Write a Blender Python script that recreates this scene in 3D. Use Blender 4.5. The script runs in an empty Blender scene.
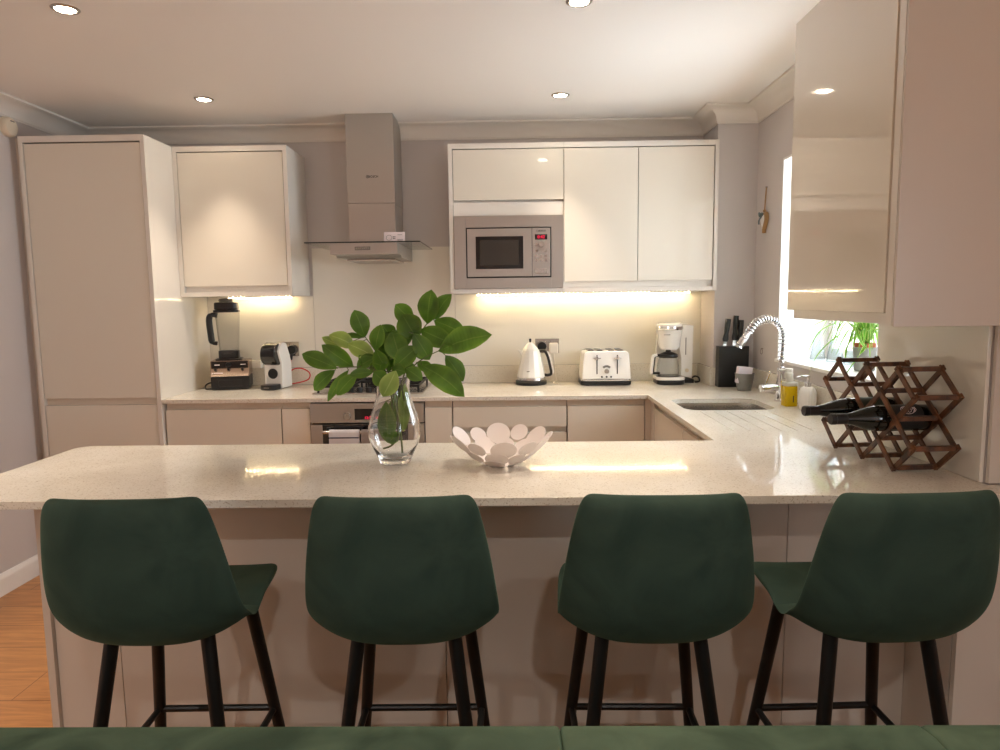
import bpy, bmesh, math, random
from mathutils import Vector, Matrix
random.seed(7)
C = bpy.context.scene.collection
PI = math.pi
R_ = math.radians

# ------------------------------------------------------------------ camera frame
FPX, CH = 684.2, 1.401
CX = Vector((0.9998118227, 0.0107182056, 0.0161690817))
CY = Vector((0.0149111499, 0.1085439898, -0.9939798086))
CZ = Vector((-0.0124087366, 0.9940338638, 0.1083637435))

def at(px, py, Y):
    """world point at depth Y along the ray of a photo pixel (used to read off positions)"""
    d = Vector(((px-500)/FPX, -(py-375)/FPX, -1.0))
    w = Vector((CX.dot(d), CY.dot(d), CZ.dot(d)))
    return Vector((0, 0, CH)) + w*(Y/w.y)

# ------------------------------------------------------------------ mesh builder
class MB:
    def __init__(s):
        s.bm = bmesh.new()
    def _merge(s, b, M=None):
        if M is not None:
            bmesh.ops.transform(b, matrix=M, verts=b.verts[:])
        me = bpy.data.meshes.new('tmp'); b.to_mesh(me); b.free()
        s.bm.from_mesh(me); bpy.data.meshes.remove(me)
        return s
    def box(s, x0, x1, y0, y1, z0, z1, bev=0.0, seg=2, M=None):
        b = bmesh.new()
        bmesh.ops.create_cube(b, size=1)
        for v in b.verts:
            v.co = Vector(((x0+x1)/2+v.co.x*(x1-x0), (y0+y1)/2+v.co.y*(y1-y0), (z0+z1)/2+v.co.z*(z1-z0)))
        if bev > 0:
            bmesh.ops.bevel(b, geom=b.edges[:], offset=bev, segments=seg, affect='EDGES', profile=0.5)
        return s._merge(b, M)
    def cyl(s, p0, p1, r0, r1=None, seg=24, bev=0.0, M=None):
        r1 = r0 if r1 is None else r1
        p0, p1 = Vector(p0), Vector(p1)
        b = bmesh.new()
        L = (p1-p0).length
        bmesh.ops.create_cone(b, cap_ends=True, segments=seg, radius1=r0, radius2=r1, depth=L)
        if bev > 0:
            ed = [e for e in b.edges if any(len(f.verts) > 4 for f in e.link_faces)]
            bmesh.ops.bevel(b, geom=ed, offset=bev, segments=2, affect='EDGES', profile=0.5)
        q = (p1-p0).to_track_quat('Z', 'Y')
        T = Matrix.Translation((p0+p1)/2) @ q.to_matrix().to_4x4()
        bmesh.ops.transform(b, matrix=T, verts=b.verts[:])
        return s._merge(b, M)
    def lathe(s, prof, c=(0, 0, 0), seg=40, sx=1.0, sy=1.0, M=None):
        b = bmesh.new(); rings = []
        for r, z in prof:
            if r < 1e-6:
                rings.append([b.verts.new((c[0], c[1], c[2]+z))])
            else:
                rings.append([b.verts.new((c[0]+sx*r*math.cos(2*PI*k/seg), c[1]+sy*r*math.sin(2*PI*k/seg), c[2]+z)) for k in range(seg)])
        for A, B in zip(rings, rings[1:]):
            for k in range(seg):
                k2 = (k+1) % seg
                if len(A) == 1 and len(B) == 1: continue
                if len(A) == 1: b.faces.new((A[0], B[k], B[k2]))
                elif len(B) == 1: b.faces.new((A[k], A[k2], B[0]))
                else: b.faces.new((A[k], A[k2], B[k2], B[k]))
        bmesh.ops.recalc_face_normals(b, faces=b.faces[:])
        return s._merge(b, M)
    def tube(s, path, r, seg=10, closed=False, M=None, flat=1.0):
        P = [Vector(p) for p in path]; n = len(P)
        rad = r if hasattr(r, '__len__') else [r]*n
        b = bmesh.new(); rings = []
        prevn = None
        for i, p in enumerate(P):
            if closed: t = P[(i+1) % n]-P[i-1]
            else: t = P[min(i+1, n-1)]-P[max(i-1, 0)]
            t.normalize()
            if prevn is None:
                a = Vector((0, 0, 1)) if abs(t.z) < 0.9 else Vector((1, 0, 0))
                nn = (a-t*a.dot(t)).normalized()
            else:
                nn = (prevn-t*prevn.dot(t)).normalized()
            prevn = nn; bn = t.cross(nn)
            rings.append([b.verts.new(p+(nn*math.cos(2*PI*k/seg)+bn*flat*math.sin(2*PI*k/seg))*rad[i]) for k in range(seg)])
        m = n if closed else n-1
        for i in range(m):
            A, B = rings[i], rings[(i+1) % n]
            for k in range(seg):
                b.faces.new((A[k], A[(k+1) % seg], B[(k+1) % seg], B[k]))
        if not closed:
            b.faces.new(rings[0][::-1]); b.faces.new(rings[-1])
        bmesh.ops.recalc_face_normals(b, faces=b.faces[:])
        return s._merge(b, M)
    def prism(s, pts, axis, a, c, bev=0.0, seg=2, M=None):
        """closed 2D outline extruded from a to c along axis; pts are the other two coordinates in order"""
        b = bmesh.new()
        def mk(p, h):
            return {'z': (p[0], p[1], h), 'x': (h, p[0], p[1]), 'y': (p[0], h, p[1])}[axis]
        A = [b.verts.new(mk(p, a)) for p in pts]; B = [b.verts.new(mk(p, c)) for p in pts]
        n = len(pts)
        fs = [b.faces.new(A[::-1]), b.faces.new(B)]
        for i in range(n):
            b.faces.new((A[i], A[(i+1) % n], B[(i+1) % n], B[i]))
        bmesh.ops.recalc_face_normals(b, faces=b.faces[:])
        if bev > 0:
            ed = [e for f in fs for e in f.edges]
            bmesh.ops.bevel(b, geom=list(set(ed)), offset=bev, segments=seg, affect='EDGES', profile=0.5)
        return s._merge(b, M)
    def sphere(s, c, r, sc=(1, 1, 1), seg=24, M=None):
        b = bmesh.new()
        bmesh.ops.create_uvsphere(b, u_segments=seg, v_segments=seg//2, radius=r)
        for v in b.verts:
            v.co = Vector((c[0]+v.co.x*sc[0], c[1]+v.co.y*sc[1], c[2]+v.co.z*sc[2]))
        return s._merge(b, M)
    def frame(s, x0, x1, z0, z1, w, y0, y1):
        """rectangular ring in the XZ plane"""
        s.box(x0, x1, y0, y1, z1-w, z1); s.box(x0, x1, y0, y1, z0, z0+w)
        s.box(x0, x0+w, y0, y1, z0+w, z1-w); s.box(x1-w, x1, y0, y1, z0+w, z1-w)
        return s
    def xf(s, M):
        bmesh.ops.transform(s.bm, matrix=M, verts=s.bm.verts[:]); return s
    def build(s, name, m, parent=None, ang=35, kind=None, label=None):
        off = Vector((0, 0, 0)); p = parent
        while p is not None:
            off += p.location; p = p.parent
        if off.length > 0:
            bmesh.ops.translate(s.bm, vec=-off, verts=s.bm.verts[:])
        me = bpy.data.meshes.new(name); s.bm.to_mesh(me); s.bm.free()
        me.polygons.foreach_set('use_smooth', [True]*len(me.polygons))
        me.set_sharp_from_angle(angle=R_(ang))
        me.materials.append(m)
        o = bpy.data.objects.new(name, me); C.objects.link(o)
        if 20 < ang < 40:
            wn = o.modifiers.new('wn', 'WEIGHTED_NORMAL'); wn.keep_sharp = True; wn.weight = 90
        if parent is not None: o.parent = parent
        if kind: o['kind'] = kind
        if label: o['label'] = label
        return o

def tag(o, label, cat, group=None):
    o['label'] = label; o['category'] = cat
    if group: o['group'] = group
    return o
def thing(name, label, cat, loc=(0, 0, 0), group=None):
    o = bpy.data.objects.new(name, None); C.objects.link(o)
    o.location = loc; o.empty_display_size = 0.05
    return tag(o, label, cat, group)
def struct(name, mb, m):
    return mb.build(name, m, kind='structure')
def copy_tree(o, parent=None):
    c = o.copy(); C.objects.link(c)
    if parent is not None: c.parent = parent
    for ch in list(o.children): copy_tree(ch, c)
    return c
def text(name, body, size, M, m, parent, ext=0.0006, offset=0.0):
    cu = bpy.data.curves.new('txt', 'FONT'); cu.body = body; cu.size = size
    cu.align_x = 'CENTER'; cu.align_y = 'CENTER'; cu.extrude = ext; cu.offset = offset
    o = bpy.data.objects.new('txt', cu); C.objects.link(o)
    bpy.context.view_layer.update()
    dg = bpy.context.evaluated_depsgraph_get()
    me = bpy.data.meshes.new_from_object(o.evaluated_get(dg))
    bpy.data.objects.remove(o); bpy.data.curves.remove(cu)
    mb = MB(); mb.bm.from_mesh(me); bpy.data.meshes.remove(me)
    mb.xf(M)
    return mb.build(name, m, parent)
def face_cam(x, y, z):
    """text matrix: readable on a surface that faces the camera (-Y)"""
    return Matrix.Translation((x, y, z)) @ Matrix.Rotation(PI/2, 4, 'X')
def arc(cx, cy, r, a0, a1, n):
    return [(cx+r*math.cos(R_(a0+(a1-a0)*k/n)), cy+r*math.sin(R_(a0+(a1-a0)*k/n))) for k in range(n+1)]
def rrect(x0, x1, y0, y1, r, n=6):
    return arc(x1-r, y1-r, r, 0, 90, n)+arc(x0+r, y1-r, r, 90, 180, n)+arc(x0+r, y0+r, r, 180, 270, n)+arc(x1-r, y0+r, r, 270, 360, n)
def smooth_path(pts, n=8):
    P = [Vector(p) for p in pts]; out = []
    for i in range(len(P)-1):
        p0 = P[max(i-1, 0)]; p1 = P[i]; p2 = P[i+1]; p3 = P[min(i+2, len(P)-1)]
        for k in range(n):
            t = k/n
            out.append(0.5*((2*p1)+(p2-p0)*t+(2*p0-5*p1+4*p2-p3)*t*t+(3*p1-p0-3*p2+p3)*t**3))
    out.append(P[-1]); return out

# ------------------------------------------------------------------ materials
def srgb(r, g, b):
    f = lambda c: ((c/255)/12.92 if c/255 <= 0.04045 else ((c/255+0.055)/1.055)**2.4)
    return (f(r), f(g), f(b), 1)
def base(name):
    m = bpy.data.materials.new(name); m.use_nodes = True
    nt = m.node_tree; return m, nt, nt.nodes['Principled BSDF']
def mat(name, col, rough=0.5, metal=0.0, coat=0.0, bump=0.0, bscale=200, var=0.0, vscale=8, **kw):
    m, nt, p = base(name)
    p.inputs['Base Color'].default_value = col
    p.inputs['Roughness'].default_value = rough
    p.inputs['Metallic'].default_value = metal
    p.inputs['Coat Weight'].default_value = coat
    p.inputs['Coat Roughness'].default_value = 0.05
    for k, v in kw.items(): p.inputs[k.replace('_', ' ')].default_value = v
    tc = nt.nodes.new('ShaderNodeTexCoord')
    if var > 0:
        n = nt.nodes.new('ShaderNodeTexNoise'); n.inputs['Scale'].default_value = vscale; n.inputs['Detail'].default_value = 4
        mx = nt.nodes.new('ShaderNodeMix'); mx.data_type = 'RGBA'
        mx.inputs['A'].default_value = tuple(c*(1-var) for c in col[:3])+(1,)
        mx.inputs['B'].default_value = tuple(min(1, c*(1+var)) for c in col[:3])+(1,)
        nt.links.new(tc.outputs['Object'], n.inputs['Vector']); nt.links.new(n.outputs['Fac'], mx.inputs['Factor'])
        nt.links.new(mx.outputs['Result'], p.inputs['Base Color'])
    if bump > 0:
        n = nt.nodes.new('ShaderNodeTexNoise'); n.inputs['Scale'].default_value = bscale; n.inputs['Detail'].default_value = 3
        bp = nt.nodes.new('ShaderNodeBump'); bp.inputs['Strength'].default_value = bump; bp.inputs['Distance'].default_value = 0.002
        nt.links.new(tc.outputs['Object'], n.inputs['Vector']); nt.links.new(n.outputs['Fac'], bp.inputs['Height'])
        nt.links.new(bp.outputs['Normal'], p.inputs['Normal'])
    return m
def emis(name, col, strength):
    m = bpy.data.materials.new(name); m.use_nodes = True; nt = m.node_tree
    nt.nodes.remove(nt.nodes['Principled BSDF'])
    e = nt.nodes.new('ShaderNodeEmission'); e.inputs['Color'].default_value = col; e.inputs['Strength'].default_value = strength
    nt.links.new(e.outputs[0], nt.nodes['Material Output'].inputs[0]); return m
def brushed(name, col, rough=0.28, sx=2, sz=400):
    m, nt, p = base(name)
    p.inputs['Base Color'].default_value = col; p.inputs['Metallic'].default_value = 0.9
    p.inputs['Anisotropic'].default_value = 0.4
    tc = nt.nodes.new('ShaderNodeTexCoord'); n = nt.nodes.new('ShaderNodeTexNoise'); n.inputs['Scale'].default_value = 3
    mr = nt.nodes.new('ShaderNodeMapRange'); mr.inputs['To Min'].default_value = rough-0.04; mr.inputs['To Max'].default_value = rough+0.04
    nt.links.new(tc.outputs['Object'], n.inputs['Vector'])
    nt.links.new(n.outputs['Fac'], mr.inputs['Value']); nt.links.new(mr.outputs[0], p.inputs['Roughness'])
    return m
def glass(name, col=(1, 1, 1, 1), ior=1.45, rough=0.0):
    """solid glass that lets light through for its shadows (transparent + reflective by Fresnel)"""
    m, nt, p = base(name)
    p.inputs['Base Color'].default_value = col; p.inputs['Transmission Weight'].default_value = 1
    p.inputs['Roughness'].default_value = rough; p.inputs['IOR'].default_value = ior
    return m
def thin_glass(name, tint=(1, 1, 1, 1), edge=(0.72, 0.76, 0.75, 1), refl=1.0):
    """clear glass wall: Fresnel reflection on the outside, longer path = deeper tint towards the rim"""
    m = bpy.data.materials.new(name); m.use_nodes = True; nt = m.node_tree
    nt.nodes.remove(nt.nodes['Principled BSDF'])
    t = nt.nodes.new('ShaderNodeBsdfTransparent')
    lw = nt.nodes.new('ShaderNodeLayerWeight'); lw.inputs['Blend'].default_value = 0.5
    pw = nt.nodes.new('ShaderNodeMath'); pw.operation = 'POWER'; pw.inputs[1].default_value = 3.0
    tm = nt.nodes.new('ShaderNodeMix'); tm.data_type = 'RGBA'; tm.inputs['A'].default_value = tint; tm.inputs['B'].default_value = edge
    nt.links.new(lw.outputs['Facing'], pw.inputs[0]); nt.links.new(pw.outputs[0], tm.inputs['Factor']); nt.links.new(tm.outputs['Result'], t.inputs[0])
    g = nt.nodes.new('ShaderNodeBsdfGlossy'); g.inputs['Roughness'].default_value = 0.02
    fr = nt.nodes.new('ShaderNodeFresnel'); fr.inputs[0].default_value = 1.5
    ml = nt.nodes.new('ShaderNodeMath'); ml.operation = 'MULTIPLY'
    ge = nt.nodes.new('ShaderNodeNewGeometry'); iv = nt.nodes.new('ShaderNodeMath'); iv.operation = 'SUBTRACT'; iv.inputs[0].default_value = refl; iv.use_clamp = True
    mx = nt.nodes.new('ShaderNodeMixShader')
    nt.links.new(ge.outputs['Backfacing'], iv.inputs[1]); nt.links.new(iv.outputs[0], ml.inputs[1])
    nt.links.new(fr.outputs[0], ml.inputs[0]); nt.links.new(ml.outputs[0], mx.inputs[0])
    nt.links.new(t.outputs[0], mx.inputs[1]); nt.links.new(g.outputs[0], mx.inputs[2])
    nt.links.new(mx.outputs[0], nt.nodes['Material Output'].inputs[0]); return m

M_wall = mat('wall_paint', srgb(206, 199, 196), 0.85, bump=0.08, bscale=350)
M_ceil = mat('ceiling_paint', srgb(240, 236, 231), 0.9, bump=0.05, bscale=300)
M_white = mat('white_paint', srgb(240, 238, 234), 0.45)
M_corn = mat('cornice_paint', srgb(232, 226, 218), 0.7)
M_gloss = mat('gloss_cashmere', srgb(231, 224, 210), 0.05, coat=0.5)
M_frame = mat('gloss_frame', srgb(232, 226, 217), 0.16, coat=0.3)
M_panel = mat('matt_cashmere', srgb(219, 211, 200), 0.3, bump=0.02, bscale=120)
M_rail = mat('channel_rail', srgb(222, 210, 194), 0.4)
M_steel = brushed('brushed_steel', srgb(188, 184, 179), .3)
M_steel2 = brushed('steel_polished', srgb(190, 184, 178), 0.2)
M_chrome = mat('chrome', srgb(225, 225, 228), 0.06, metal=1.0)
M_black = mat('black_plastic', srgb(22, 22, 23), 0.3)
M_blackg = mat('black_gloss', srgb(10, 10, 11), 0.06, coat=0.5)
M_blackm = mat('black_metal', srgb(18, 18, 18), 0.42)
M_iron = mat('cast_iron', srgb(24, 23, 22), 0.6, bump=0.1)
M_appl = mat('white_enamel', srgb(242, 240, 236), 0.2, coat=0.3)
M_splash = mat('splash_glass', srgb(234, 230, 219), 0.04, coat=0.6)
M_red = mat('red_cable', srgb(205, 40, 35), 0.45)
M_wcable = mat('white_cable', srgb(235, 228, 215), 0.45)
M_glass = thin_glass('clear_glass', (0.97, 0.985, 0.975, 1))
M_vase = glass('vase_glass', (1, 1, 1, 1), 1.45)
M_jug = thin_glass('jug_glass', (0.985, 0.99, 0.985, 1), (0.90, 0.91, 0.90, 1))
M_smoke = thin_glass('smoky_jar', (0.86, 0.855, 0.84, 1), (0.55, 0.55, 0.54, 1))
M_hoodg = thin_glass('canopy_glass', (0.9, 0.92, 0.91, 1), (0.8, 0.83, 0.82, 1))
M_pane = thin_glass('window_pane', (0.98, 0.99, 0.99, 1), (0.95, 0.97, 0.96, 1))
M_bottle = mat('bottle_glass', srgb(14, 17, 13), 0.08, coat=0.3)
M_galv = mat('galvanised', srgb(128, 128, 128), 0.3, metal=0.9, var=0.12, vscale=60)
M_cer = mat('ceramic_white', srgb(232, 228, 222), 0.35)
M_bowl = mat('white_lacquer', srgb(236, 226, 222), 0.35)
M_terra = mat('terracotta', srgb(190, 110, 80), 0.8, var=0.1, vscale=30)
M_potg = mat('grey_pot', srgb(150, 150, 148), 0.7, var=0.08, vscale=40)
M_soil = mat('soil', srgb(50, 38, 28), 0.95, bump=0.5, bscale=120)
M_yel = mat('yellow_soap', srgb(238, 205, 20), 0.08, Transmission_Weight=0.35, IOR=1.35)
M_clearp = mat('frosted_cap', srgb(235, 232, 222), 0.3, Transmission_Weight=0.3)
M_dots = emis('led_warm', (1.0, 0.77, 0.44, 1), 76)
M_lamp = emis('lamp_face', (1.0, 0.86, 0.66, 1), 30)
M_rdisp = emis('red_digits', (1.0, 0.03, 0.08, 1), .8)
M_cream = mat('cream_plastic', srgb(225, 212, 190), 0.4)
M_grey = mat('grey_plastic', srgb(120, 117, 112), 0.4)
M_dark = mat('dark_print_and_gap_shade', srgb(45, 42, 42), 0.5)
M_card = mat('white_card', srgb(236, 222, 222), 0.7)
M_towel = mat('towel_white', srgb(226, 222, 226), 0.95, bump=0.6, bscale=250)
M_towelb = mat('towel_stripe', srgb(45, 45, 85), 0.95, bump=0.6, bscale=250)
M_twood = mat('heart_wood', srgb(168, 132, 86), 0.6, var=0.15, vscale=40)
M_blue = mat('ribbon_blue', srgb(105, 120, 125), 0.7)
M_sponge = mat('sponge', srgb(222, 214, 222), 0.9, bump=0.5, bscale=150)
M_stem = mat('stem_green', srgb(96, 110, 50), 0.55, var=0.2, vscale=20)

def stone():
    m, nt, p = base('quartz')
    tc = nt.nodes.new('ShaderNodeTexCoord')
    n = nt.nodes.new('ShaderNodeTexNoise'); n.inputs['Scale'].default_value = 5; n.inputs['Detail'].default_value = 6
    r = nt.nodes.new('ShaderNodeValToRGB')
    r.color_ramp.elements[0].position = 0.3; r.color_ramp.elements[0].color = srgb(220, 213, 199)
    r.color_ramp.elements[1].position = 0.7; r.color_ramp.elements[1].color = srgb(234, 229, 218)
    nt.links.new(tc.outputs['Object'], n.inputs['Vector']); nt.links.new(n.outputs['Fac'], r.inputs['Fac'])
    prev = r.outputs['Color']
    for sc, lo, hi, col in ((170, 0.62, 0.66, srgb(176, 160, 134)), (120, 0.70, 0.73, srgb(150, 132, 108)), (260, 0.64, 0.68, srgb(240, 236, 228))):
        k = nt.nodes.new('ShaderNodeTexNoise'); k.inputs['Scale'].default_value = sc; k.inputs['Detail'].default_value = 1
        mr = nt.nodes.new('ShaderNodeMapRange'); mr.inputs['From Min'].default_value = lo; mr.inputs['From Max'].default_value = hi; mr.inputs['To Max'].default_value = 0.5
        mx = nt.nodes.new('ShaderNodeMix'); mx.data_type = 'RGBA'; mx.inputs['B'].default_value = col
        nt.links.new(tc.outputs['Object'], k.inputs['Vector']); nt.links.new(k.outputs['Fac'], mr.inputs['Value'])
        nt.links.new(mr.outputs[0], mx.inputs['Factor']); nt.links.new(prev, mx.inputs['A']); prev = mx.outputs['Result']
    nt.links.new(prev, p.inputs['Base Color'])
    p.inputs['Roughness'].default_value = 0.06; p.inputs['IOR'].default_value = 1.31
    return m
M_stone = stone()
def velvet(name, c1, c2):
    m, nt, p = base(name)
    tc = nt.nodes.new('ShaderNodeTexCoord')
    n = nt.nodes.new('ShaderNodeTexNoise'); n.inputs['Scale'].default_value = 7; n.inputs['Detail'].default_value = 5; n.inputs['Distortion'].default_value = 1.2
    r = nt.nodes.new('ShaderNodeValToRGB')
    r.color_ramp.elements[0].position = 0.33; r.color_ramp.elements[0].color = c1
    r.color_ramp.elements[1].position = 0.68; r.color_ramp.elements[1].color = c2
    nt.links.new(tc.outputs['Object'], n.inputs['Vector']); nt.links.new(n.outputs['Fac'], r.inputs['Fac']); nt.links.new(r.outputs[0], p.inputs['Base Color'])
    p.inputs['Roughness'].default_value = 0.85
    p.inputs['Specular IOR Level'].default_value = 0.15
    p.inputs['Sheen Weight'].default_value = 0.35; p.inputs['Sheen Roughness'].default_value = 0.4; p.inputs['Sheen Tint'].default_value = srgb(120, 150, 120)
    f = nt.nodes.new('ShaderNodeTexNoise'); f.inputs['Scale'].default_value = 500
    bp = nt.nodes.new('ShaderNodeBump'); bp.inputs['Strength'].default_value = 0.15; bp.inputs['Distance'].default_value = 0.001
    nt.links.new(tc.outputs['Object'], f.inputs['Vector']); nt.links.new(f.outputs['Fac'], bp.inputs['Height']); nt.links.new(bp.outputs[0], p.inputs['Normal'])
    return m
M_velvet = velvet('green_velvet', srgb(44, 61, 53), srgb(57, 74, 64))
M_sofa = velvet('sofa_velvet', srgb(54, 70, 56), srgb(88, 106, 86))
def wood_floor():
    m, nt, p = base('oak_laminate')
    tc = nt.nodes.new('ShaderNodeTexCoord')
    br = nt.nodes.new('ShaderNodeTexBrick'); br.inputs['Scale'].default_value = 1
    br.inputs['Brick Width'].default_value = 1.2; br.inputs['Row Height'].default_value = 0.19; br.inputs['Mortar Size'].default_value = 0.0015
    br.inputs['Color1'].default_value = srgb(200, 146, 94); br.inputs['Color2'].default_value = srgb(188, 132, 80); br.inputs['Mortar'].default_value = srgb(110, 66, 32)
    mp = nt.nodes.new('ShaderNodeMapping'); mp.inputs['Scale'].default_value = (2, 22, 1)
    n = nt.nodes.new('ShaderNodeTexNoise'); n.inputs['Scale'].default_value = 2.2; n.inputs['Detail'].default_value = 6; n.inputs['Distortion'].default_value = 0.8
    r = nt.nodes.new('ShaderNodeValToRGB'); r.color_ramp.elements[0].position = 0.3; r.color_ramp.elements[0].color = (0.62, 0.55, 0.48, 1)
    r.color_ramp.elements[1].position = 0.65; r.color_ramp.elements[1].color = (1.1, 1.08, 1.05, 1)
    mx = nt.nodes.new('ShaderNodeMix'); mx.data_type = 'RGBA'; mx.blend_type = 'MULTIPLY'; mx.inputs['Factor'].default_value = 0.7
    nt.links.new(tc.outputs['Object'], br.inputs['Vector']); nt.links.new(tc.outputs['Object'], mp.inputs['Vector']); nt.links.new(mp.outputs[0], n.inputs['Vector'])
    nt.links.new(n.outputs['Fac'], r.inputs['Fac']); nt.links.new(br.outputs['Color'], mx.inputs['A']); nt.links.new(r.outputs[0], mx.inputs['B'])
    nt.links.new(mx.outputs['Result'], p.inputs['Base Color']); p.inputs['Roughness'].default_value = 0.35
    return m
M_floor = wood_floor()
def dark_wood():
    m, nt, p = base('rack_wood')
    tc = nt.nodes.new('ShaderNodeTexCoord'); mp = nt.nodes.new('ShaderNodeMapping'); mp.inputs['Scale'].default_value = (40, 25, 25)
    n = nt.nodes.new('ShaderNodeTexNoise'); n.inputs['Scale'].default_value = 1; n.inputs['Detail'].default_value = 5
    r = nt.nodes.new('ShaderNodeValToRGB'); r.color_ramp.elements[0].position = 0.35; r.color_ramp.elements[0].color = srgb(58, 34, 20)
    r.color_ramp.elements[1].position = 0.7; r.color_ramp.elements[1].color = srgb(128, 80, 44)
    nt.links.new(tc.outputs['Object'], mp.inputs['Vector']); nt.links.new(mp.outputs[0], n.inputs['Vector']); nt.links.new(n.outputs['Fac'], r.inputs['Fac'])
    nt.links.new(r.outputs[0], p.inputs['Base Color']); p.inputs['Roughness'].default_value = 0.42
    return m
M_rack = dark_wood()
def leafmat(name, edge, mid, vein, trans=0.25):
    """leaf colour read across the blade: UV u runs edge-mid-edge, v along the length"""
    m, nt, p = base(name)
    uv = nt.nodes.new('ShaderNodeUVMap'); sp = nt.nodes.new('ShaderNodeSeparateXYZ')
    a = nt.nodes.new('ShaderNodeMath'); a.operation = 'SUBTRACT'; a.inputs[1].default_value = 0.5
    b = nt.nodes.new('ShaderNodeMath'); b.operation = 'ABSOLUTE'
    r = nt.nodes.new('ShaderNodeValToRGB')
    r.color_ramp.elements[0].position = 0.0; r.color_ramp.elements[0].color = vein
    r.color_ramp.elements[1].position = 0.5; r.color_ramp.elements[1].color = edge
    e = r.color_ramp.elements.new(0.035); e.color = mid
    e = r.color_ramp.elements.new(0.30); e.color = mid
    nt.links.new(uv.outputs[0], sp.inputs[0]); nt.links.new(sp.outputs[0], a.inputs[0]); nt.links.new(a.outputs[0], b.inputs[0]); nt.links.new(b.outputs[0], r.inputs['Fac'])
    tc = nt.nodes.new('ShaderNodeTexCoord'); n = nt.nodes.new('ShaderNodeTexNoise'); n.inputs['Scale'].default_value = 14
    mx = nt.nodes.new('ShaderNodeMix'); mx.data_type = 'RGBA'; mx.blend_type = 'MULTIPLY'; mx.inputs['Factor'].default_value = 0.6
    mr = nt.nodes.new('ShaderNodeMapRange'); mr.inputs['From Min'].default_value = .3; mr.inputs['From Max'].default_value = .7; mr.inputs['To Min'].default_value = 0.5; mr.inputs['To Max'].default_value = 1.7
    nt.links.new(tc.outputs['Object'], n.inputs['Vector']); nt.links.new(n.outputs['Fac'], mr.inputs['Value'])
    nt.links.new(r.outputs[0], mx.inputs['A']); nt.links.new(mr.outputs[0], mx.inputs['B']); nt.links.new(mx.outputs['Result'], p.inputs['Base Color'])
    p.inputs['Roughness'].default_value = 0.38
    w = nt.nodes.new('ShaderNodeTexWave'); w.wave_type = 'BANDS'; w.bands_direction = 'Y'; w.inputs['Scale'].default_value = 5
    bp = nt.nodes.new('ShaderNodeBump'); bp.inputs['Strength'].default_value = 0.25; bp.inputs['Distance'].default_value = 0.002
    nt.links.new(uv.outputs[0], w.inputs['Vector']); nt.links.new(w.outputs['Fac'], bp.inputs['Height']); nt.links.new(bp.outputs[0], p.inputs['Normal'])
    tr = nt.nodes.new('ShaderNodeBsdfTranslucent'); nt.links.new(mx.outputs['Result'], tr.inputs[0])
    ms = nt.nodes.new('ShaderNodeMixShader'); ms.inputs[0].default_value = trans
    nt.links.new(p.outputs[0], ms.inputs[1]); nt.links.new(tr.outputs[0], ms.inputs[2])
    nt.links.new(ms.outputs[0], nt.nodes['Material Output'].inputs[0])
    return m
M_leaf = leafmat('branch_leaf', srgb(104, 140, 44), srgb(84, 124, 34), srgb(112, 146, 58), .25)
M_leafp = leafmat('branch_leaf_pale', srgb(160, 182, 98), srgb(142, 168, 82), srgb(178, 196, 120), .3)
M_spider = leafmat('spider_leaf', srgb(214, 226, 140), srgb(104, 160, 50), srgb(110, 165, 55), 0.35)

# ================================================================== THE SETTING
XL, XR, YB = -2.5, 1.354, 4.11
ZC = 2.42                               # ceiling
YP, XP = 3.84, 1.134                    # the boxed-out pier beside the window corner
XN, YN0, YN1 = 1.235, 1.77, 2.30        # the boxed-in stretch behind the wine rack
struct('floor', MB().box(XL-.1, 2.7, -3.2, YB+.1, -.1, 0), M_floor)
struct('ceiling', MB().box(XL-.1, 2.7, -3.2, YB+.1, ZC, ZC+.1), M_ceil)
XS = 2.6                                # side wall of the room behind the camera
LY0, LY1, LZ0, LZ1 = -2.9, -1.7, .85, 2.1
struct('wall_left', MB().box(XL-.12, XL, -3.2, YB+.1, 0, ZC), M_wall)
struct('wall_back', MB().box(XL, 2.7, YB, YB+.1, 0, ZC).box(XP, 1.7, YP, YB, 0, ZC), M_wall)
WY0, WY1, WZ0, WZ1 = 2.33, 3.49, 1.085, 2.08
wr = MB().box(XR, 1.68, WY1, YP, 0, ZC).box(XR, 1.68, YN1, WY1, 0, WZ0).box(XR, 1.68, YN1, WY1, WZ1, ZC).box(XR, 1.68, YN1, WY0, WZ0, WZ1)
wr.box(XN, 1.68, YN0, YN1, 0, ZC)
struct('wall_right', wr, M_wall)
struct('wall_side', MB().box(1.68, 2.7, YN0, YN0+.1, 0, ZC).box(XS, XS+.12, -3.2, LY0, 0, ZC).box(XS, XS+.12, LY1, YN0, 0, ZC).box(XS, XS+.12, LY0, LY1, 0, LZ0).box(XS, XS+.12, LY0, LY1, LZ1, ZC), M_wall)
struct('wall_front', MB().box(XL-.1, 2.7, -3.2, -3.1, 0, ZC), M_wall)

# window: white reveal lining, sill board, frame with a mullion, panes
w = MB().box(XR-.001, 1.60, WY1-.012, WY1, WZ0, WZ1).box(XR-.001, 1.60, WY0, WY0+.012, WZ0, WZ1).box(XR-.001, 1.60, WY0+.012, WY1-.012, WZ1-.012, WZ1)
w.box(XR-.012, 1.60, WY0+.012, WY1+.008, WZ0-.012, WZ0+.004, bev=.003)
wo = struct('window_1', w, M_white)
f = MB()
for y0, y1 in ((WY0+.012, 2.80), (2.80, WY1-.012)):
    f.box(1.60, 1.66, y0, y0+.05, WZ0, WZ1, bev=.004).box(1.60, 1.66, y1-.05, y1, WZ0, WZ1, bev=.004)
    f.box(1.60, 1.66, y0+.05, y1-.05, WZ0, WZ0+.06, bev=.004).box(1.60, 1.66, y0+.05, y1-.05, WZ1-.06, WZ1, bev=.004)
f.build('window_frame', M_white, wo)
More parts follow.
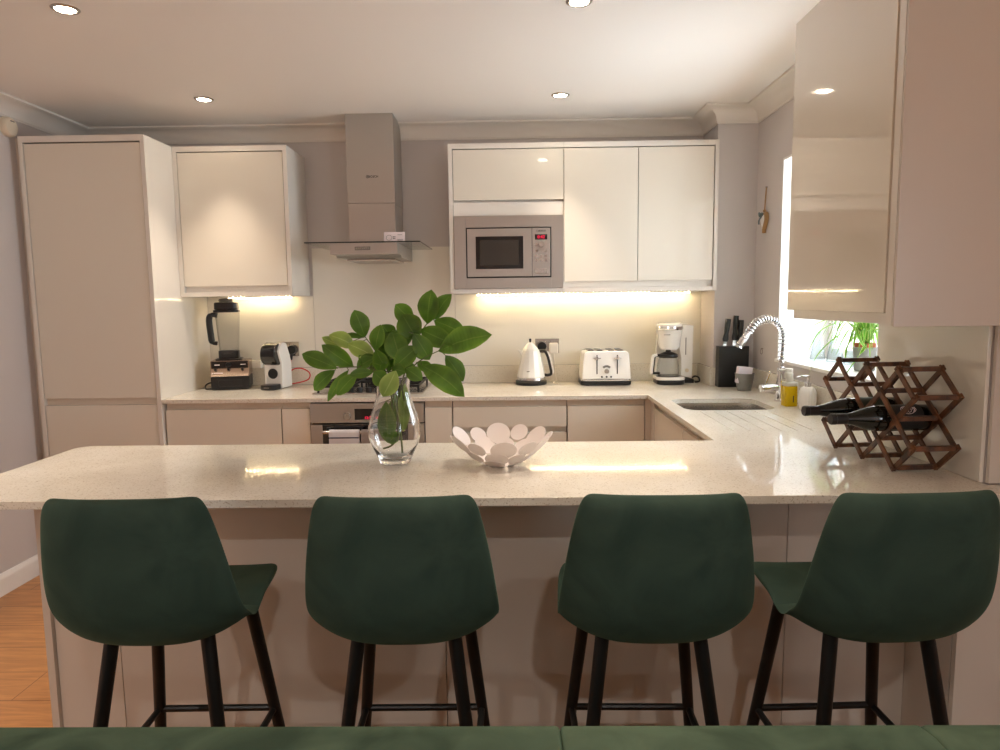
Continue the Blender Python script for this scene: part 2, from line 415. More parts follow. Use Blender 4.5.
for y0, y1 in ((WY0+.062, 2.75), (2.85, WY1-.062)):
    MB().box(1.63, 1.636, y0, y1, WZ0+.06, WZ1-.06).build('pane', M_pane, wo)

f = MB()  # unseen window added behind the camera to light stools and bar front
ym = (LY0+LY1)/2
for y0, y1 in ((LY0, ym), (ym, LY1)):
    f.box(XS+.03, XS+.09, y0, y0+.06, LZ0, LZ1, bev=.004).box(XS+.03, XS+.09, y1-.06, y1, LZ0, LZ1, bev=.004)
    f.box(XS+.03, XS+.09, y0+.06, y1-.06, LZ0, LZ0+.07, bev=.004).box(XS+.03, XS+.09, y0+.06, y1-.06, LZ1-.07, LZ1, bev=.004)
w2 = struct('added_window', f, M_white)
for y0, y1 in ((LY0+.06, ym-.06), (ym+.06, LY1-.06)):
    MB().box(XS+.056, XS+.062, y0, y1, LZ0+.07, LZ1-.07).build('pane', M_pane, w2)

# coved cornice swept along the walls with mitred corners
def sweep(path, prof):
    P = [Vector((p[0], p[1])) for p in path]; n = len(P); b = bmesh.new(); rows = []
    for i in range(n):
        d0 = (P[i]-P[i-1]).normalized() if i else (P[1]-P[0]).normalized()
        d1 = (P[i+1]-P[i]).normalized() if i < n-1 else d0
        n0 = Vector((d0.y, -d0.x)); n1 = Vector((d1.y, -d1.x))
        mm = (n0+n1); mm = mm/ (mm.dot(n0)) if mm.length > 1e-6 else n0
        rows.append([b.verts.new((P[i].x+mm.x*o, P[i].y+mm.y*o, z)) for o, z in prof])
    for A, B in zip(rows, rows[1:]):
        for k in range(len(prof)-1):
            b.faces.new((A[k], A[k+1], B[k+1], B[k]))
    bmesh.ops.recalc_face_normals(b, faces=b.faces[:])
    mb = MB(); mb._merge(b); return mb
zc0 = 2.335
prof = [(0.0005, zc0), (.008, zc0), (.009, zc0+.006)]
for k in range(9):
    a = R_(90*k/8)
    prof.append((.012+.068*(1-math.cos(a)), zc0+.008+.064*math.sin(a)))
prof += [(.084, ZC-.012), (.092, ZC-.01), (.092, ZC-.0005)]
struct('trim_1', sweep([(XL, -3.1), (XL, YB), (XP, YB), (XP, YP), (XR, YP), (XR, YN1), (XN, YN1), (XN, YN0), (2.6, YN0)], prof), M_corn)
bp = [(0.0, 0.0), (.016, 0.0), (.016, .078), (.012, .084), (.012, .092), (.006, .104), (.0, .106)]
struct('baseboard_left', sweep([(XL+.0005, -3.1), (XL+.0005, 3.48)], [(o, z+.0005) for o, z in bp]), M_white)

# the part of the room boxing under the right-hand end of the worktop
struct('trim_2', MB().box(1.177, 1.234, YN0+.002, 2.10, 0.0, .885).box(1.177, 2.2, YN0-.02, YN0-.002, 0, .885, bev=.002), M_panel)
struct('trim_3', MB().box(1.2365, 2.2, YN0-.014, YN0-.002, .9115, ZC-.001, bev=.002), M_panel)

# ================================================================== FITTED UNITS
# tall unit
t = thing('tall_cabinet', 'floor to ceiling-height cream tall cabinet with two handleless doors by left wall', 'cabinet', (-2.14, 3.8, 0))
c = MB().box(-2.454, -2.432, 3.49, 4.105, 0, 2.246, bev=.001).box(-1.84, -1.818, 3.49, 4.105, 0, 2.246, bev=.001)
c.box(-2.432, -1.84, 3.49, 4.105, 2.215, 2.246).box(-2.432, -1.84, 3.53, 4.10, .12, 2.2).box(-2.432, -1.84, 3.55, 4.10, 0, .12)
c.build('carcass', M_frame, t)
MB().box(-2.4290, -1.843, 3.494, 3.514, .920, 2.209, bev=.002).build('door', M_gloss, t)
MB().box(-2.4290, -1.843, 3.494, 3.514, .14, .884, bev=.002).build('door', M_gloss, t)
MB().box(-2.432, -1.84, 3.515, 3.53, .882, .922).build('handle_channel', M_rail, t)
MB().box(-2.4995, -2.4545, 3.538, 3.555, 0, 2.246).build('filler_strip', M_panel, t)

def wall_frame(mb, x0, x1, y0, z0, z1, left=True, right=True, tp=.022):
    mb.box(x0, x1, y0, YB-.007, z1-.028, z1, bev=.001).box(x0, x1, y0, YB-.007, z0, z0+.024, bev=.001)
    if left: mb.box(x0, x0+tp, y0, YB-.007, z0+.024, z1-.028)
    if right: mb.box(x1-tp, x1, y0, YB-.007, z0+.024, z1-.028)
    mb.box(x0+.001, x1-.001, y0+.03, YB-.008, z0+.024, z1-.028)
    return mb
ZU0, ZU1 = 1.441, 2.246
# left wall unit
t = thing('wall_cabinet', 'single-door cream wall cabinet above the blender, beside the tall cabinet', 'cabinet', (-1.5, 3.94, ZU0), 'wall cabinets')
wall_frame(MB(), -1.8165, -1.1965, 3.771, ZU0, ZU1).build('carcass', M_frame, t)
MB().box(-1.7920, -1.2215, 3.773, 3.793, 1.497, 2.213, bev=.002).build('door', M_gloss, t)
MB().box(-1.7925, -1.221, 3.7935, 3.8, 1.466, 1.52).build('handle_channel', M_frame, t)
# microwave unit
YU = 3.806
t = thing('microwave_cabinet', 'cream wall cabinet with a flap door over the built-in microwave', 'cabinet', (0, 3.95, ZU0), 'wall cabinets')
mb = MB().box(-.3285, .2975, YU, YB-.007, ZU1-.028, ZU1, bev=.001).box(-.3285, .2975, YU, YB-.007, ZU0, ZU0+.024, bev=.001)
mb.box(-.3285, -.3065, YU, YB-.007, ZU0+.024, ZU1-.028).box(.2935, .2975, YU+.012, YB-.007, ZU0+.024, ZU1-.028)
mb.box(-.3065, .2935, YU+.03, YB-.008, 1.868, ZU1-.028).box(-.3065, .2935, YB-.02, YB-.008, ZU0+.024, 1.868)
mb.build('carcass', M_frame, t)
MB().box(-.3040, .2945, YU+.002, YU+.022, 1.945, 2.213, bev=.002).build('flap_door', M_gloss, t)
MB().box(-.3055, .2935, YU+.010, YU+.0215, 1.862, 1.935, bev=.001).build('fascia', M_frame, t)
# double-door unit
t = thing('wall_cabinet', 'two-door cream wall cabinet above the toaster and filter coffee machine', 'cabinet', (.7, 3.95, ZU0), 'wall cabinets')
mb = MB().box(.298, 1.1325, YU, YB-.007, ZU1-.028, ZU1, bev=.001).box(.298, 1.1325, YU, YB-.007, ZU0, ZU0+.024, bev=.001)
mb.box(1.1125, 1.1325, YU-.004, YB-.007, ZU0, ZU1, bev=.001).box(.298, 1.1125, YU+.03, YB-.008, ZU0+.024, ZU1-.028)
mb.build('carcass', M_frame, t)
for x0, x1 in ((.2985, .6990), (.7025, 1.1085)):
    MB().box(x0, x1, YU+.002, YU+.022, 1.500, 2.213, bev=.002).build('door', M_gloss, t)
MB().box(.2985, 1.111, YU+.0225, YU+.03, 1.466, 1.53).build('handle_channel', M_frame, t)
# right-hand wall unit, doors facing into the room
t = thing('wall_cabinet', 'tall cream wall cabinet hanging above the wine rack on the window wall', 'cabinet', (1.08, 2.0, 1.325), 'wall cabinets')
XD = .918; RY0, RY1 = 1.682, 2.295; RZ0, RZ1 = 1.328, 2.262
mb = MB().box(XD+.022, XN-.004, RY0+.02, RY1-.001, RZ0+.002, RZ1)
mb.build('carcass', M_frame, t)
MB().box(XD+.001, XN+.36, RY0-.022, RY0-.015, RZ0-.002, RZ1+.03, bev=.0015).build('end_panel', M_panel, t)
MB().box(XD+.003, XN-.004, RY0-.0095, RY0+.019, RZ0, RZ1+.02).build('side_panel', M_frame, t)
MB().box(XD+.02, XN-.004, RY0-.0148, RY0-.0097, RZ0+.003, RZ1).build('shadow_gap_strip', M_dark, t)  # dark colour stands in for the shade between the two panels
MB().box(XD-.001, XD+.020, RY0+.022, RY1, RZ0+.030, RZ1, bev=.002).build('door', M_gloss, t)
MB().cyl((1.0, 1.80, RZ0-.004), (1.0, 1.80, RZ0+.004), .012, seg=16).build('fixing_cap', M_dark, t)

# base units: carcass, plinth, channel rail, fronts
def base_unit(name, label, x0, x1, fronts, grp='base cabinets on the back wall'):
    t = thing(name, label, 'cabinet', ((x0+x1)/2, 3.8, 0), grp)
    MB().box(x0+.001, x1-.001, 3.545, 4.09, .14, .8865).box(x0+.001, x1-.001, 3.59, 4.09, 0, .14).build('carcass', M_frame, t)
    MB().box(x0+.001, x1-.001, 3.532, 3.5445, .80, .8865).build('handle_channel', M_rail, t)
    for nm, z0, z1 in fronts:
        MB().box(x0+.002, x1-.002, 3.511, 3.531, z0, z1, bev=.0015).build(nm, M_gloss, t)
    return t
base_unit('base_cabinet', 'wide one-door base cabinet under the blender, next to the tall cabinet', -1.811, -1.202, [('door', .145, .852)])
base_unit('base_cabinet', 'slim base cabinet squeezed in left of the oven', -1.200, -1.050, [('door', .145, .852)])
base_unit('base_cabinet', 'slim base cabinet squeezed in right of the oven', -.452, -.308, [('door', .145, .852)])
base_unit('drawer_cabinet', 'base cabinet with stacked drawers under the kettle', -.306, .288, [('drawer', .746, .852), ('drawer', .44, .716), ('drawer', .145, .43)])
base_unit('base_cabinet', 'one-door base cabinet under the toaster, in the worktop corner', .290, .690, [('door', .145, .852)])
# right run
def side_unit(label, y0, y1, post=False):
    t = thing('base_cabinet', label, 'cabinet', (1.0, (y0+y1)/2, 0), 'base cabinets on the window side')
    cx0 = .755
    MB().box(cx0, 1.33, y0+.001, y1-.001, .14, .62).box(cx0+.045, 1.33, y0+.001, y1-.001, 0, .14).box(cx0, .765, y0+.001, y1-.001, .62, .8865).build('carcass', M_frame, t)
    MB().box(.742, .7545, y0+.001, y1-.001, .80, .8865).build('handle_channel', M_rail, t)
    MB().box(.721, .741, y0+.002, y1-.002, .145, .852, bev=.0015).build('door', M_gloss, t)
side_unit('base cabinet under the sink with its door facing the kitchen aisle', 2.86, 3.43)
side_unit('base cabinet between the sink and the breakfast bar, door facing the aisle', 2.36, 2.858)
MB_post = MB().box(.692, .741, 3.512, 3.545, .0, .8865, bev=.001).box(.721, .741, 3.433, 3.512, .0, .8865)
tag(MB_post.build('corner_post', M_panel), 'narrow cream corner post between the two runs of base cabinets', 'filler panel')

# peninsula back panels
t = thing('peninsula_base', 'cream panelled back of the breakfast bar behind the stools', 'cabinet', (-.1, 2.1, 0))
MB().box(-1.427, -1.404, 1.962, 2.33, 0, .885, bev=.0015).build('end_panel', M_panel, t)
for x0, x1 in ((-1.4025, -1.2055), (-1.2035, -.207), (-.205, .8125), (.8145, 1.1755)):
    MB().box(x0, x1, 1.975, 1.995, .0, .885, bev=.0012).build('back_panel', M_panel, t)
MB().box(-1.40, .715, 1.996, 2.31, .0, .885).box(.715, 1.17, 1.996, 2.34, 0, .885).build('carcass', M_frame, t)

# worktop: one U-shaped slab with upstands, sink cut-out and drainer grooves
ZT, TH = .910, .022
pts = [(-1.8165, YB-.0005), (-1.8165, 3.49), (.701, 3.49), (.701, 2.344)]
pts += arc(-1.515+.05, 2.344-.05, .05, 90, 180, 8)+arc(-1.515+.03, 1.669+.03, .03, 180, 270, 6)
pts += [(1.62, 1.669), (1.62, YN0-.015), (XN-.001, YN0-.015), (XN-.001, YN1+.001), (XR-.001, YN1+.001), (XR-.001, YP-.001), (XP-.001, YP-.001), (XP-.001, YB-.0005)]
wt = MB().prism(pts, 'z', ZT-TH, ZT, bev=.002).build('worktop', M_stone)
SX0, SX1, SY0, SY1 = .772, 1.175, 2.985, 3.335
cut = MB().prism(rrect(SX0, SX1, SY0, SY1, .07), 'z', ZT-.1, ZT+.1)
for k in range(6):
    x = .815+k*.058
    cut.prism(rrect(x, x+.008, 2.50, 2.955, .0039, 3), 'z', ZT-.0015, ZT+.05)
co = cut.build('cut', M_stone)
md = wt.modifiers.new('b', 'BOOLEAN'); md.object = co; md.operation = 'DIFFERENCE'; md.solver = 'EXACT'
bpy.context.view_layer.update()
me = bpy.data.meshes.new_from_object(wt.evaluated_get(bpy.context.evaluated_depsgraph_get()))
wt.modifiers.clear(); wn = wt.modifiers.new('wn', 'WEIGHTED_NORMAL'); wn.keep_sharp = True; wn.weight = 90; old = wt.data; wt.data = me; bpy.data.objects.remove(co)
me.polygons.foreach_set('use_smooth', [True]*len(me.polygons)); me.set_sharp_from_angle(angle=R_(30))
tag(wt, 'pale speckled stone worktop running round the kitchen and along the breakfast bar', 'worktop')
up = MB().box(-1.8165, XP-.021, YB-.027, YB-.007, ZT+.0005, 1.013, bev=.002).box(XP-.021, XP-.001, YP-.021, YB-.007, ZT+.0005, 1.013, bev=.002)
up.box(XP-.001, XR-.021, YP-.021, YP-.001, ZT+.0005, 1.013, bev=.002).box(XR-.021, XR-.001, YN1+.001, YP-.001, ZT+.0005, 1.013, bev=.002)
up.build('upstand', M_stone, wt)

# splashbacks
sp = lambda lab, x0, x1, z1: tag(MB().box(x0, x1, YB-.0065, YB-.0005, 1.0135, z1, bev=.001).build('glass_splashback', M_splash), lab, 'splashback', 'glass splashbacks')
sp('cream glass splashback panel behind the blender and capsule coffee machine', -1.816, -1.179, ZU0-.001)
sp('tall cream glass splashback panel behind the hob, below the extractor', -1.177, -.3305, 1.722)
sp('long cream glass splashback panel behind the kettle and toaster', -.3285, XP-.002, ZU0-.001)
tag(MB().box(XN-.012, XN-.0008, YN0+.001, YN1-.001, ZT+.0008, RZ0-.006, bev=.002).build('glass_splashback', M_splash), 'cream glass splashback panel behind the wine rack', 'splashback', 'glass splashbacks')

# under-cabinet LED strips
def led(lab, x0, x1):
    t = thing('led_strip', lab, 'strip light', ((x0+x1)/2, 4.06, ZU0), 'strip lights under the wall cabinets')
    MB().box(x0, x1, 4.052, 4.068, ZU0-.007, ZU0-.0005, bev=.001).build('channel', M_white, t)
    d = MB(); n = int((x1-x0)/.023)
    for k in range(n):
        x = x0+.012+k*(x1-x0-.024)/(n-1)
        d.box(x-.004, x+.004, 4.056, 4.064, ZU0-.0085, ZU0-.0072)
    o = d.build('diode_row', M_dots, t); o['kind'] = 'stuff'
led('short warm LED strip under the wall cabinet by the tall unit', -1.68, -1.29)
led('long warm LED strip under the microwave and two-door wall cabinets', -.20, 1.06)

# sink
t = thing('sink', 'stainless steel undermount sink set in the worktop near the window', 'sink', ((SX0+SX1)/2, (SY0+SY1)/2, .70))
def bowl_ring(dx, z, r): return [(p[0], p[1], z) for p in rrect(SX0-.004+dx, SX1+.004-dx, SY0-.004+dx, SY1+.004-dx, r)]
b = bmesh.new(); rows = []
for dx, z, r in ((-.012, ZT-TH-.001, .08), (0, ZT-TH-.001, .074), (.004, ZT-.06, .07), (.008, .735, .066), (.018, .712, .056), (.04, .702, .04), (.12, .70, .03)):
    rows.append([b.verts.new(p) for p in bowl_ring(dx, z, r)])
for A, B in zip(rows, rows[1:]):
    for k in range(len(A)): b.faces.new((A[k], A[(k+1) % len(A)], B[(k+1) % len(A)], B[k]))
b.faces.new(rows[-1]); bmesh.ops.recalc_face_normals(b, faces=b.faces[:])
for fc in b.faces: fc.normal_flip()
MB()._merge(b).build('bowl', M_steel2, t)
MB().cyl((.97, 3.16, .7005), (.97, 3.16, .704), .04, seg=32, bev=.001).build('drain', M_chrome, t)

# ================================================================== BUILT-IN APPLIANCES
# oven
OX0, OX1 = -1.0475, -.4545
t = thing('oven', 'built-in stainless steel oven under the hob, towels over its handle', 'oven', (-.75, 3.8, 0))
MB().box(OX0+.004, OX1-.004, 3.53, 4.05, .16, .875).box(OX0, OX1, 3.60, 4.05, 0, .16).build('housing', M_dark, t)
cp = MB().box(OX0, OX1, 3.500, 3.529, .777, .880, bev=.002).build('control_panel', M_steel, t)
MB().box(-.815, -.655, 3.4985, 3.4998, .793, .851, bev=.0004).build('display', M_blackg, cp)
text('display_digits', '12:30', .020, face_cam(-.742, 3.4982, .803), M_rdisp, cp)
for x in (-.853, -.612):
    k = MB().cyl((x, 3.4997, .811), (x, 3.485, .811), .019, .0175, seg=32, bev=.002).cyl((x, 3.4997, .811), (x, 3.497, .811), .0225, seg=32, bev=.001)
    k.box(x-.0015, x+.0015, 3.4838, 3.486, .812, .828).build('knob', M_steel2, cp)
d = MB().box(OX0, OX1, 3.503, 3.528, .17, .768, bev=.002).build('door', M_steel, t)
MB().box(OX0+.062, OX1-.062, 3.5005, 3.5025, .24, .767, bev=.0006).build('door_glass', M_blackg, d)
h = MB().cyl((OX0+.075, 3.452, .737), (OX1-.075, 3.452, .737), .009, seg=20, bev=.002)
for x in (OX0+.10, OX1-.10): h.cyl((x, 3.452, .737), (x, 3.5025, .737), .007, seg=14)
h.build('handle', M_steel2, d)

def towel(lab, x0, x1, m, zf, zb, stripes, grp='tea towels on the oven handle'):
    t = thing('tea_towel', lab, 'towel', ((x0+x1)/2, 3.452, .70), grp)
    def sheet(inner):
        r = .0105 if inner else .0145
        pts = [(3.452-r-.001, zf)]
        n = 10
        for k in range(9):
            z = zf+(.737-zf)*(k+1)/9
            pts.append((3.452-r-.0015*math.sin(k*1.1), z))
        for k in range(1, 8):
            a = PI-PI*k/8
            pts.append((3.452+r*math.cos(a), .737+r*math.sin(a)))
        for k in range(9):
            pts.append((3.452+r, .737-(.737-zb)*k/8))
        return pts
    o_, i_ = sheet(False), sheet(True)
    MB().prism(o_+i_[::-1], 'x', x0, x1, bev=.0012).build('cloth', m, t)
    for z in stripes:
        y = 3.452-.0152
        MB().box(x0, x1, y-.0016, y, z, z+.006).build('stripe', M_towelb, t)
towel('white tea towel with a navy stripe hung over the oven handle', -.937, -.782, M_towel, .40, .46, (.708,))
M_tow2 = mat('towel_grey', srgb(150, 138, 132), 0.95, bump=0.6, bscale=200, var=.25, vscale=60)
towel('grey-brown tea towel hung over the oven handle behind the glass vase', -.772, -.60, M_tow2, .42, .48, ())

# gas hob
HX0, HX1, HY0, HY1 = -1.068, -.470, 3.615, 4.055
t = thing('gas_hob', 'stainless steel gas hob with black cast-iron pan supports', 'hob', ((HX0+HX1)/2, 3.83, ZT))
MB().box(HX0, HX1, HY0, HY1, ZT+.0005, ZT+.009, bev=.004).build('hob_plate', M_steel2, t)
for cx, cy, r in ((-.93, 3.93, .036), (-.93, 3.73, .028), (-.61, 3.93, .036), (-.61, 3.74, .028), (-.77, 3.93, .05)):
    bmk = MB().lathe([(0, 0), (r+.012, 0), (r+.012, .004), (r, .006), (r*.92, .014), (r*.9, .018), (0, .02)], (cx, cy, ZT+.009), 32)
    bmk.build('burner', M_iron, t)
for i, x in enumerate((-.87, -.82, -.77, -.72, -.67)):
    MB().cyl((x, 3.665, ZT+.009), (x, 3.665, ZT+.031), .017, .0155, seg=24, bev=.002).box(x-.002, x+.002, 3.652, 3.678, ZT+.029, ZT+.034, bev=.0008).build('knob', M_blackm, t)
def grate(x0, x1, y0, y1, cents):
    z0, z1 = ZT+.034, ZT+.046; g = MB(); wv = .010
    g.box(x0, x1, y0, y0+wv, z0, z1, bev=.002).box(x0, x1, y1-wv, y1, z0, z1, bev=.002).box(x0, x0+wv, y0, y1, z0, z1, bev=.002).box(x1-wv, x1, y0, y1, z0, z1, bev=.002)
    for cx, cy in cents:
        for k in range(4):
            a = PI/4+k*PI/2 if False else k*PI/2
            dx, dy = math.cos(a), math.sin(a)
            ex = (x1-.004 if dx > .5 else x0+.004) if abs(dx) > .5 else cx
            ey = (y1-.004 if dy > .5 else y0+.004) if abs(dy) > .5 else cy
            if len(cents) == 2 and abs(dy) > .5:
                mid = (y0+y1)/2
                if (dy > 0) == (cy < mid): ey = mid
            xa, xb = sorted((cx+dx*.018, ex)); ya, yb = sorted((cy+dy*.018, ey))
            g.box(xa-(.004 if abs(dx) < .5 else 0), xb+(.004 if abs(dx) < .5 else 0), ya-(.004 if abs(dy) < .5 else 0), yb+(.004 if abs(dy) < .5 else 0), z0+.002, z1+.003, bev=.0015)
    if len(cents) == 2: g.box(x0, x1, (y0+y1)/2-.004, (y0+y1)/2+.004, z0, z1, bev=.0015)
    for px_ in (x0+.005, x1-.005):
        for py_ in (y0+.005, y1-.005): g.cyl((px_, py_, ZT+.009), (px_, py_, z0+.004), .006, seg=10)
    g.build('pan_support', M_iron, t)
grate(-1.045, -.857, 3.655 if False else 3.64, 4.035, [(-.93, 3.73), (-.93, 3.93)])
grate(-.853, -.687, 3.84, 4.035, [(-.77, 3.93)])
grate(-.683, -.495, 3.64, 4.035, [(-.61, 3.74), (-.61, 3.93)])

# extractor hood
t = thing('cooker_hood', 'stainless steel chimney extractor hood with flat glass canopy above the hob', 'extractor hood', (-.775, 3.95, 1.66))
HZ = 1.704
ch = MB().box(-.907, -.646, 3.835, 4.1025, 1.942, ZC-.001, bev=.001).build('upper_chimney', M_steel, t)
MB().box(-.905, -.648, 3.838, 4.1025, HZ+.0062, 1.941, bev=.001).build('lower_chimney', M_steel, t)
text('emblem', 'BOSCH', .0165, face_cam(-.761, 3.8347, 2.084), M_dark, ch, offset=.0003)
MB().tube([(-.7935+.007*math.cos(2*PI*k/20), 3.8343, 2.084+.007*math.sin(2*PI*k/20)) for k in range(20)], .0012, 6, True).box(-.7955, -.7915, 3.8338, 3.8348, 2.080, 2.088).build('emblem', M_dark, ch)
MB().box(-1.073, -.479, 3.55, 4.1025, HZ, HZ+.006, bev=.001).build('glass_canopy', M_hoodg, t)
MB().box(-1.073, -.479, 3.5475, 3.5495, HZ, HZ+.006).box(-.4785, -.4770, 3.5475, 4.1025, HZ, HZ+.006).build('glass_edge', mat('glass_edge', srgb(38, 46, 42), .15), t)
bd = MB().prism([(3.560, HZ-.0005), (4.1025, HZ-.0005), (4.1025, 1.636), (3.70, 1.636), (3.68, 1.648), (3.560, 1.648)], 'x', -.944, -.596, bev=.001).build('hood_body', M_steel, t)
MB().box(-.90, -.64, 3.74, 4.06, 1.624, 1.6335, bev=.002).build('filter', M_steel2, t)
MB().box(-.815, -.735, 3.5575, 3.5597, 1.667, 1.685, bev=.0005).build('control_strip', M_grey, bd)
for k in range(7):
    MB().box(-.811+k*.0108, -.803+k*.0108, 3.5565, 3.5574, 1.671, 1.681, bev=.0003).build('button', M_steel2, bd)
# card standing on the canopy
t = thing('card', 'small white card with printed circle propped on the hood canopy', 'card', (-.62, 3.72, HZ+.0065))
MB().prism([(3.70, HZ+.0068), (3.702, HZ+.0068), (3.719, HZ+.068), (3.717, HZ+.068)], 'x', -.690, -.578).build('sheet', M_card, t)
MC = Matrix.Translation((0, 3.7065, HZ+.034)) @ Matrix.Rotation(R_(-15.2), 4, 'X')
pr = MB().tube([(-.648+.015*math.cos(2*PI*k/24), -.001, .015*math.sin(2*PI*k/24)) for k in range(24)], .0008, 6, True)
for x, z in ((-.625, .005), (-.625, -.004), (-.617, .005), (-.617, -.004)): pr.box(x-.0025, x+.0025, -.0014, -.0006, z-.0025, z+.0025)
for z, x0, x1 in ((.016, -.604, -.578), (-.010, -.604, -.572), (-.017, -.604, -.572)): pr.box(x0, x1, -.0014, -.0006, z-.0008, z+.0008)
pr.xf(Matrix.Translation((-.014, 0, .003)) @ MC).build('printing', M_dark, t)

HOODS = [o for o in bpy.data.objects if o.name in ('cooker_hood', 'card')]
for o in HOODS: o.location.x += .018

# built-in microwave
t = thing('microwave', 'stainless steel built-in microwave with red clock in the wall cabinet', 'microwave', (0, 3.9, 1.467))
MX0, MX1, MZ0, MZ1 = -.3040, .2925, 1.4665, 1.8605
fy = YU-.006
MB().frame(MX0, MX1, MZ0, MZ1, .0005, fy+.001, fy+.02).box(MX0, -.240, fy, fy+.016, MZ0, MZ1, bev=.0012).box(.228, MX1, fy, fy+.016, MZ0, MZ1, bev=.0012)\
    .box(-.240, .228, fy, fy+.016, 1.798, MZ1, bev=.0012).box(-.240, .228, fy, fy+.016, MZ0, 1.524, bev=.0012).build('trim_frame', M_steel, t)
MB().box(-.239, .227, fy+.006, 4.05, 1.525, 1.797).build('body', M_black, t)
dr = MB().box(-.233, .121, fy-.004, fy+.005, 1.531, 1.791, bev=.002).build('door', M_steel, t)
MB().box(-.186, .074, fy-.006, fy-.0042, 1.573, 1.749, bev=.0006).build('window', M_blackg, dr)
MB().box(-.163, .050, fy-.0068, fy-.0061, 1.592, 1.729, bev=.0002).build('mesh_screen', mat('mw_screen', srgb(52, 47, 42), .25), dr)
pn = MB().box(.1235, .221, fy-.004, fy+.005, 1.531, 1.791, bev=.002).build('control_panel', M_steel, t)
text('emblem', 'BOSCH', .012, face_cam(.178, fy-.0043, 1.775), M_dark, pn, offset=.0003)
MB().tube([(.152+.005*math.cos(2*PI*k/16), fy-.0046, 1.775+.005*math.sin(2*PI*k/16)) for k in range(16)], .0007, 6, True).build('emblem', M_dark, pn)
MB().box(.138, .205, fy-.0052, fy-.0041, 1.729, 1.757, bev=.0004).build('display', M_blackg, pn)
text('display_digits', '0:42', .024, face_cam(.172, fy-.0056, 1.7425), M_rdisp, pn)
MB().cyl((.173, fy-.004, 1.702), (.173, fy-.020, 1.702), .0165, .0150, seg=32, bev=.002).build('knob', M_steel2, pn)
MB().cyl((.144, fy-.004, 1.703), (.144, fy-.0065, 1.703), .008, seg=20, bev=.0008).build('button', M_steel2, pn)
for z, xs in ((1.668, (.149, .195)), (1.641, (.147, .172, .197)), (1.617, (.147, .172, .197))):
    for x in xs: MB().cyl((x, fy-.004, z), (x, fy-.0065, z), .0075, seg=18, bev=.0008).build('button', M_steel2, pn)
MB().box(.138, .205, fy-.0062, fy-.0041, 1.546, 1.572, bev=.0008).build('door_button', M_steel2, pn)

# ================================================================== SOCKETS AND PLUGS
def socket(lab, x0, x1, z0, z1):
    t = thing('power_socket', lab, 'socket', ((x0+x1)/2, 4.10, z0), 'double sockets on the splashback')
    MB().box(x0, x1, 4.0975, 4.1030, z0, z1, bev=.0015).build('face_plate', M_steel2, t)
    for s_ in (-1, 1):
        x = (x0+x1)/2+s_*.012
        MB().box(x-.007, x+.007, 4.0935, 4.0972, z1-.030, z1-.012, bev=.001).build('switch', M_steel2, t)
        x = (x0+x1)/2+s_*.038
        MB().box(x-.003, x+.003, 4.0968, 4.0974, z0+.036, z0+.046).box(x-.012, x-.006, 4.0968, 4.0974, z0+.022, z0+.026).box(x+.006, x+.012, 4.0968, 4.0974, z0+.022, z0+.026).build('pin_slots', M_dark, t)
socket('brushed steel double socket behind the capsule coffee machine', -1.425, -1.277, 1.083, 1.169)
socket('brushed steel double socket behind the kettle', .146, .289, 1.083, 1.170)
t = thing('power_plug', 'round black plug with a looping red cable beside the capsule coffee machine', 'plug', (-1.315, 4.08, 1.12))
MB().cyl((-1.315, 4.0960, 1.122), (-1.315, 4.062, 1.122), .029, .026, seg=28, bev=.004).cyl((-1.315, 4.075, 1.10), (-1.318, 4.072, 1.062), .010, .007, seg=14).build('plug_body', M_black, t)
loop = smooth_path([(-1.318, 4.07, 1.07), (-1.322, 4.065, 1.03), (-1.332, 4.06, .985), (-1.30, 4.055, 1.008), (-1.25, 4.05, 1.012), (-1.205, 4.05, .985), (-1.21, 4.045, .948), (-1.26, 4.04, .930), (-1.32, 4.02, .924), (-1.325, 4.0, .95), (-1.318, 4.03, .965), (-1.33, 4.01, .925), (-1.345, 3.99, .9165)], 8)
MB().tube(loop, .0036, 8).build('cord', M_red, t)
t = thing('power_plug', 'round black plug in the socket directly behind the kettle handle', 'plug', (.186, 4.08, 1.12))
MB().cyl((.186, 4.0960, 1.125), (.186, 4.062, 1.125), .030, .027, seg=28, bev=.004).build('plug_body', M_black, t)
t = thing('power_plug', 'square white plug with a white cable right of the kettle', 'plug', (.257, 4.08, 1.11))
MB().box(.229, .283, 4.066, 4.0960, 1.082, 1.146, bev=.010, seg=3).build('plug_body', M_wcable, t)
wp = smooth_path([(.257, 4.075, 1.083), (.259, 4.068, 1.05), (.262, 4.06, 1.0), (.264, 4.055, .955), (.268, 4.045, .925), (.255, 4.035, .918), (.250, 3.99, .9155), (.275, 3.985, .9145)], 8)
MB().tube(wp, .0032, 8).build('cord', M_wcable, t)
t = thing('cable_box', 'small white cable box on the ledge between blender and capsule machine', 'cable box', (-1.53, 4.09, 1.0135))
MB().box(-1.572, -1.500, 4.066, 4.1025, 1.0135, 1.060, bev=.004).box(-1.56, -1.512, 4.0635, 4.0665, 1.022, 1.050, bev=.001).build('case', M_appl, t)

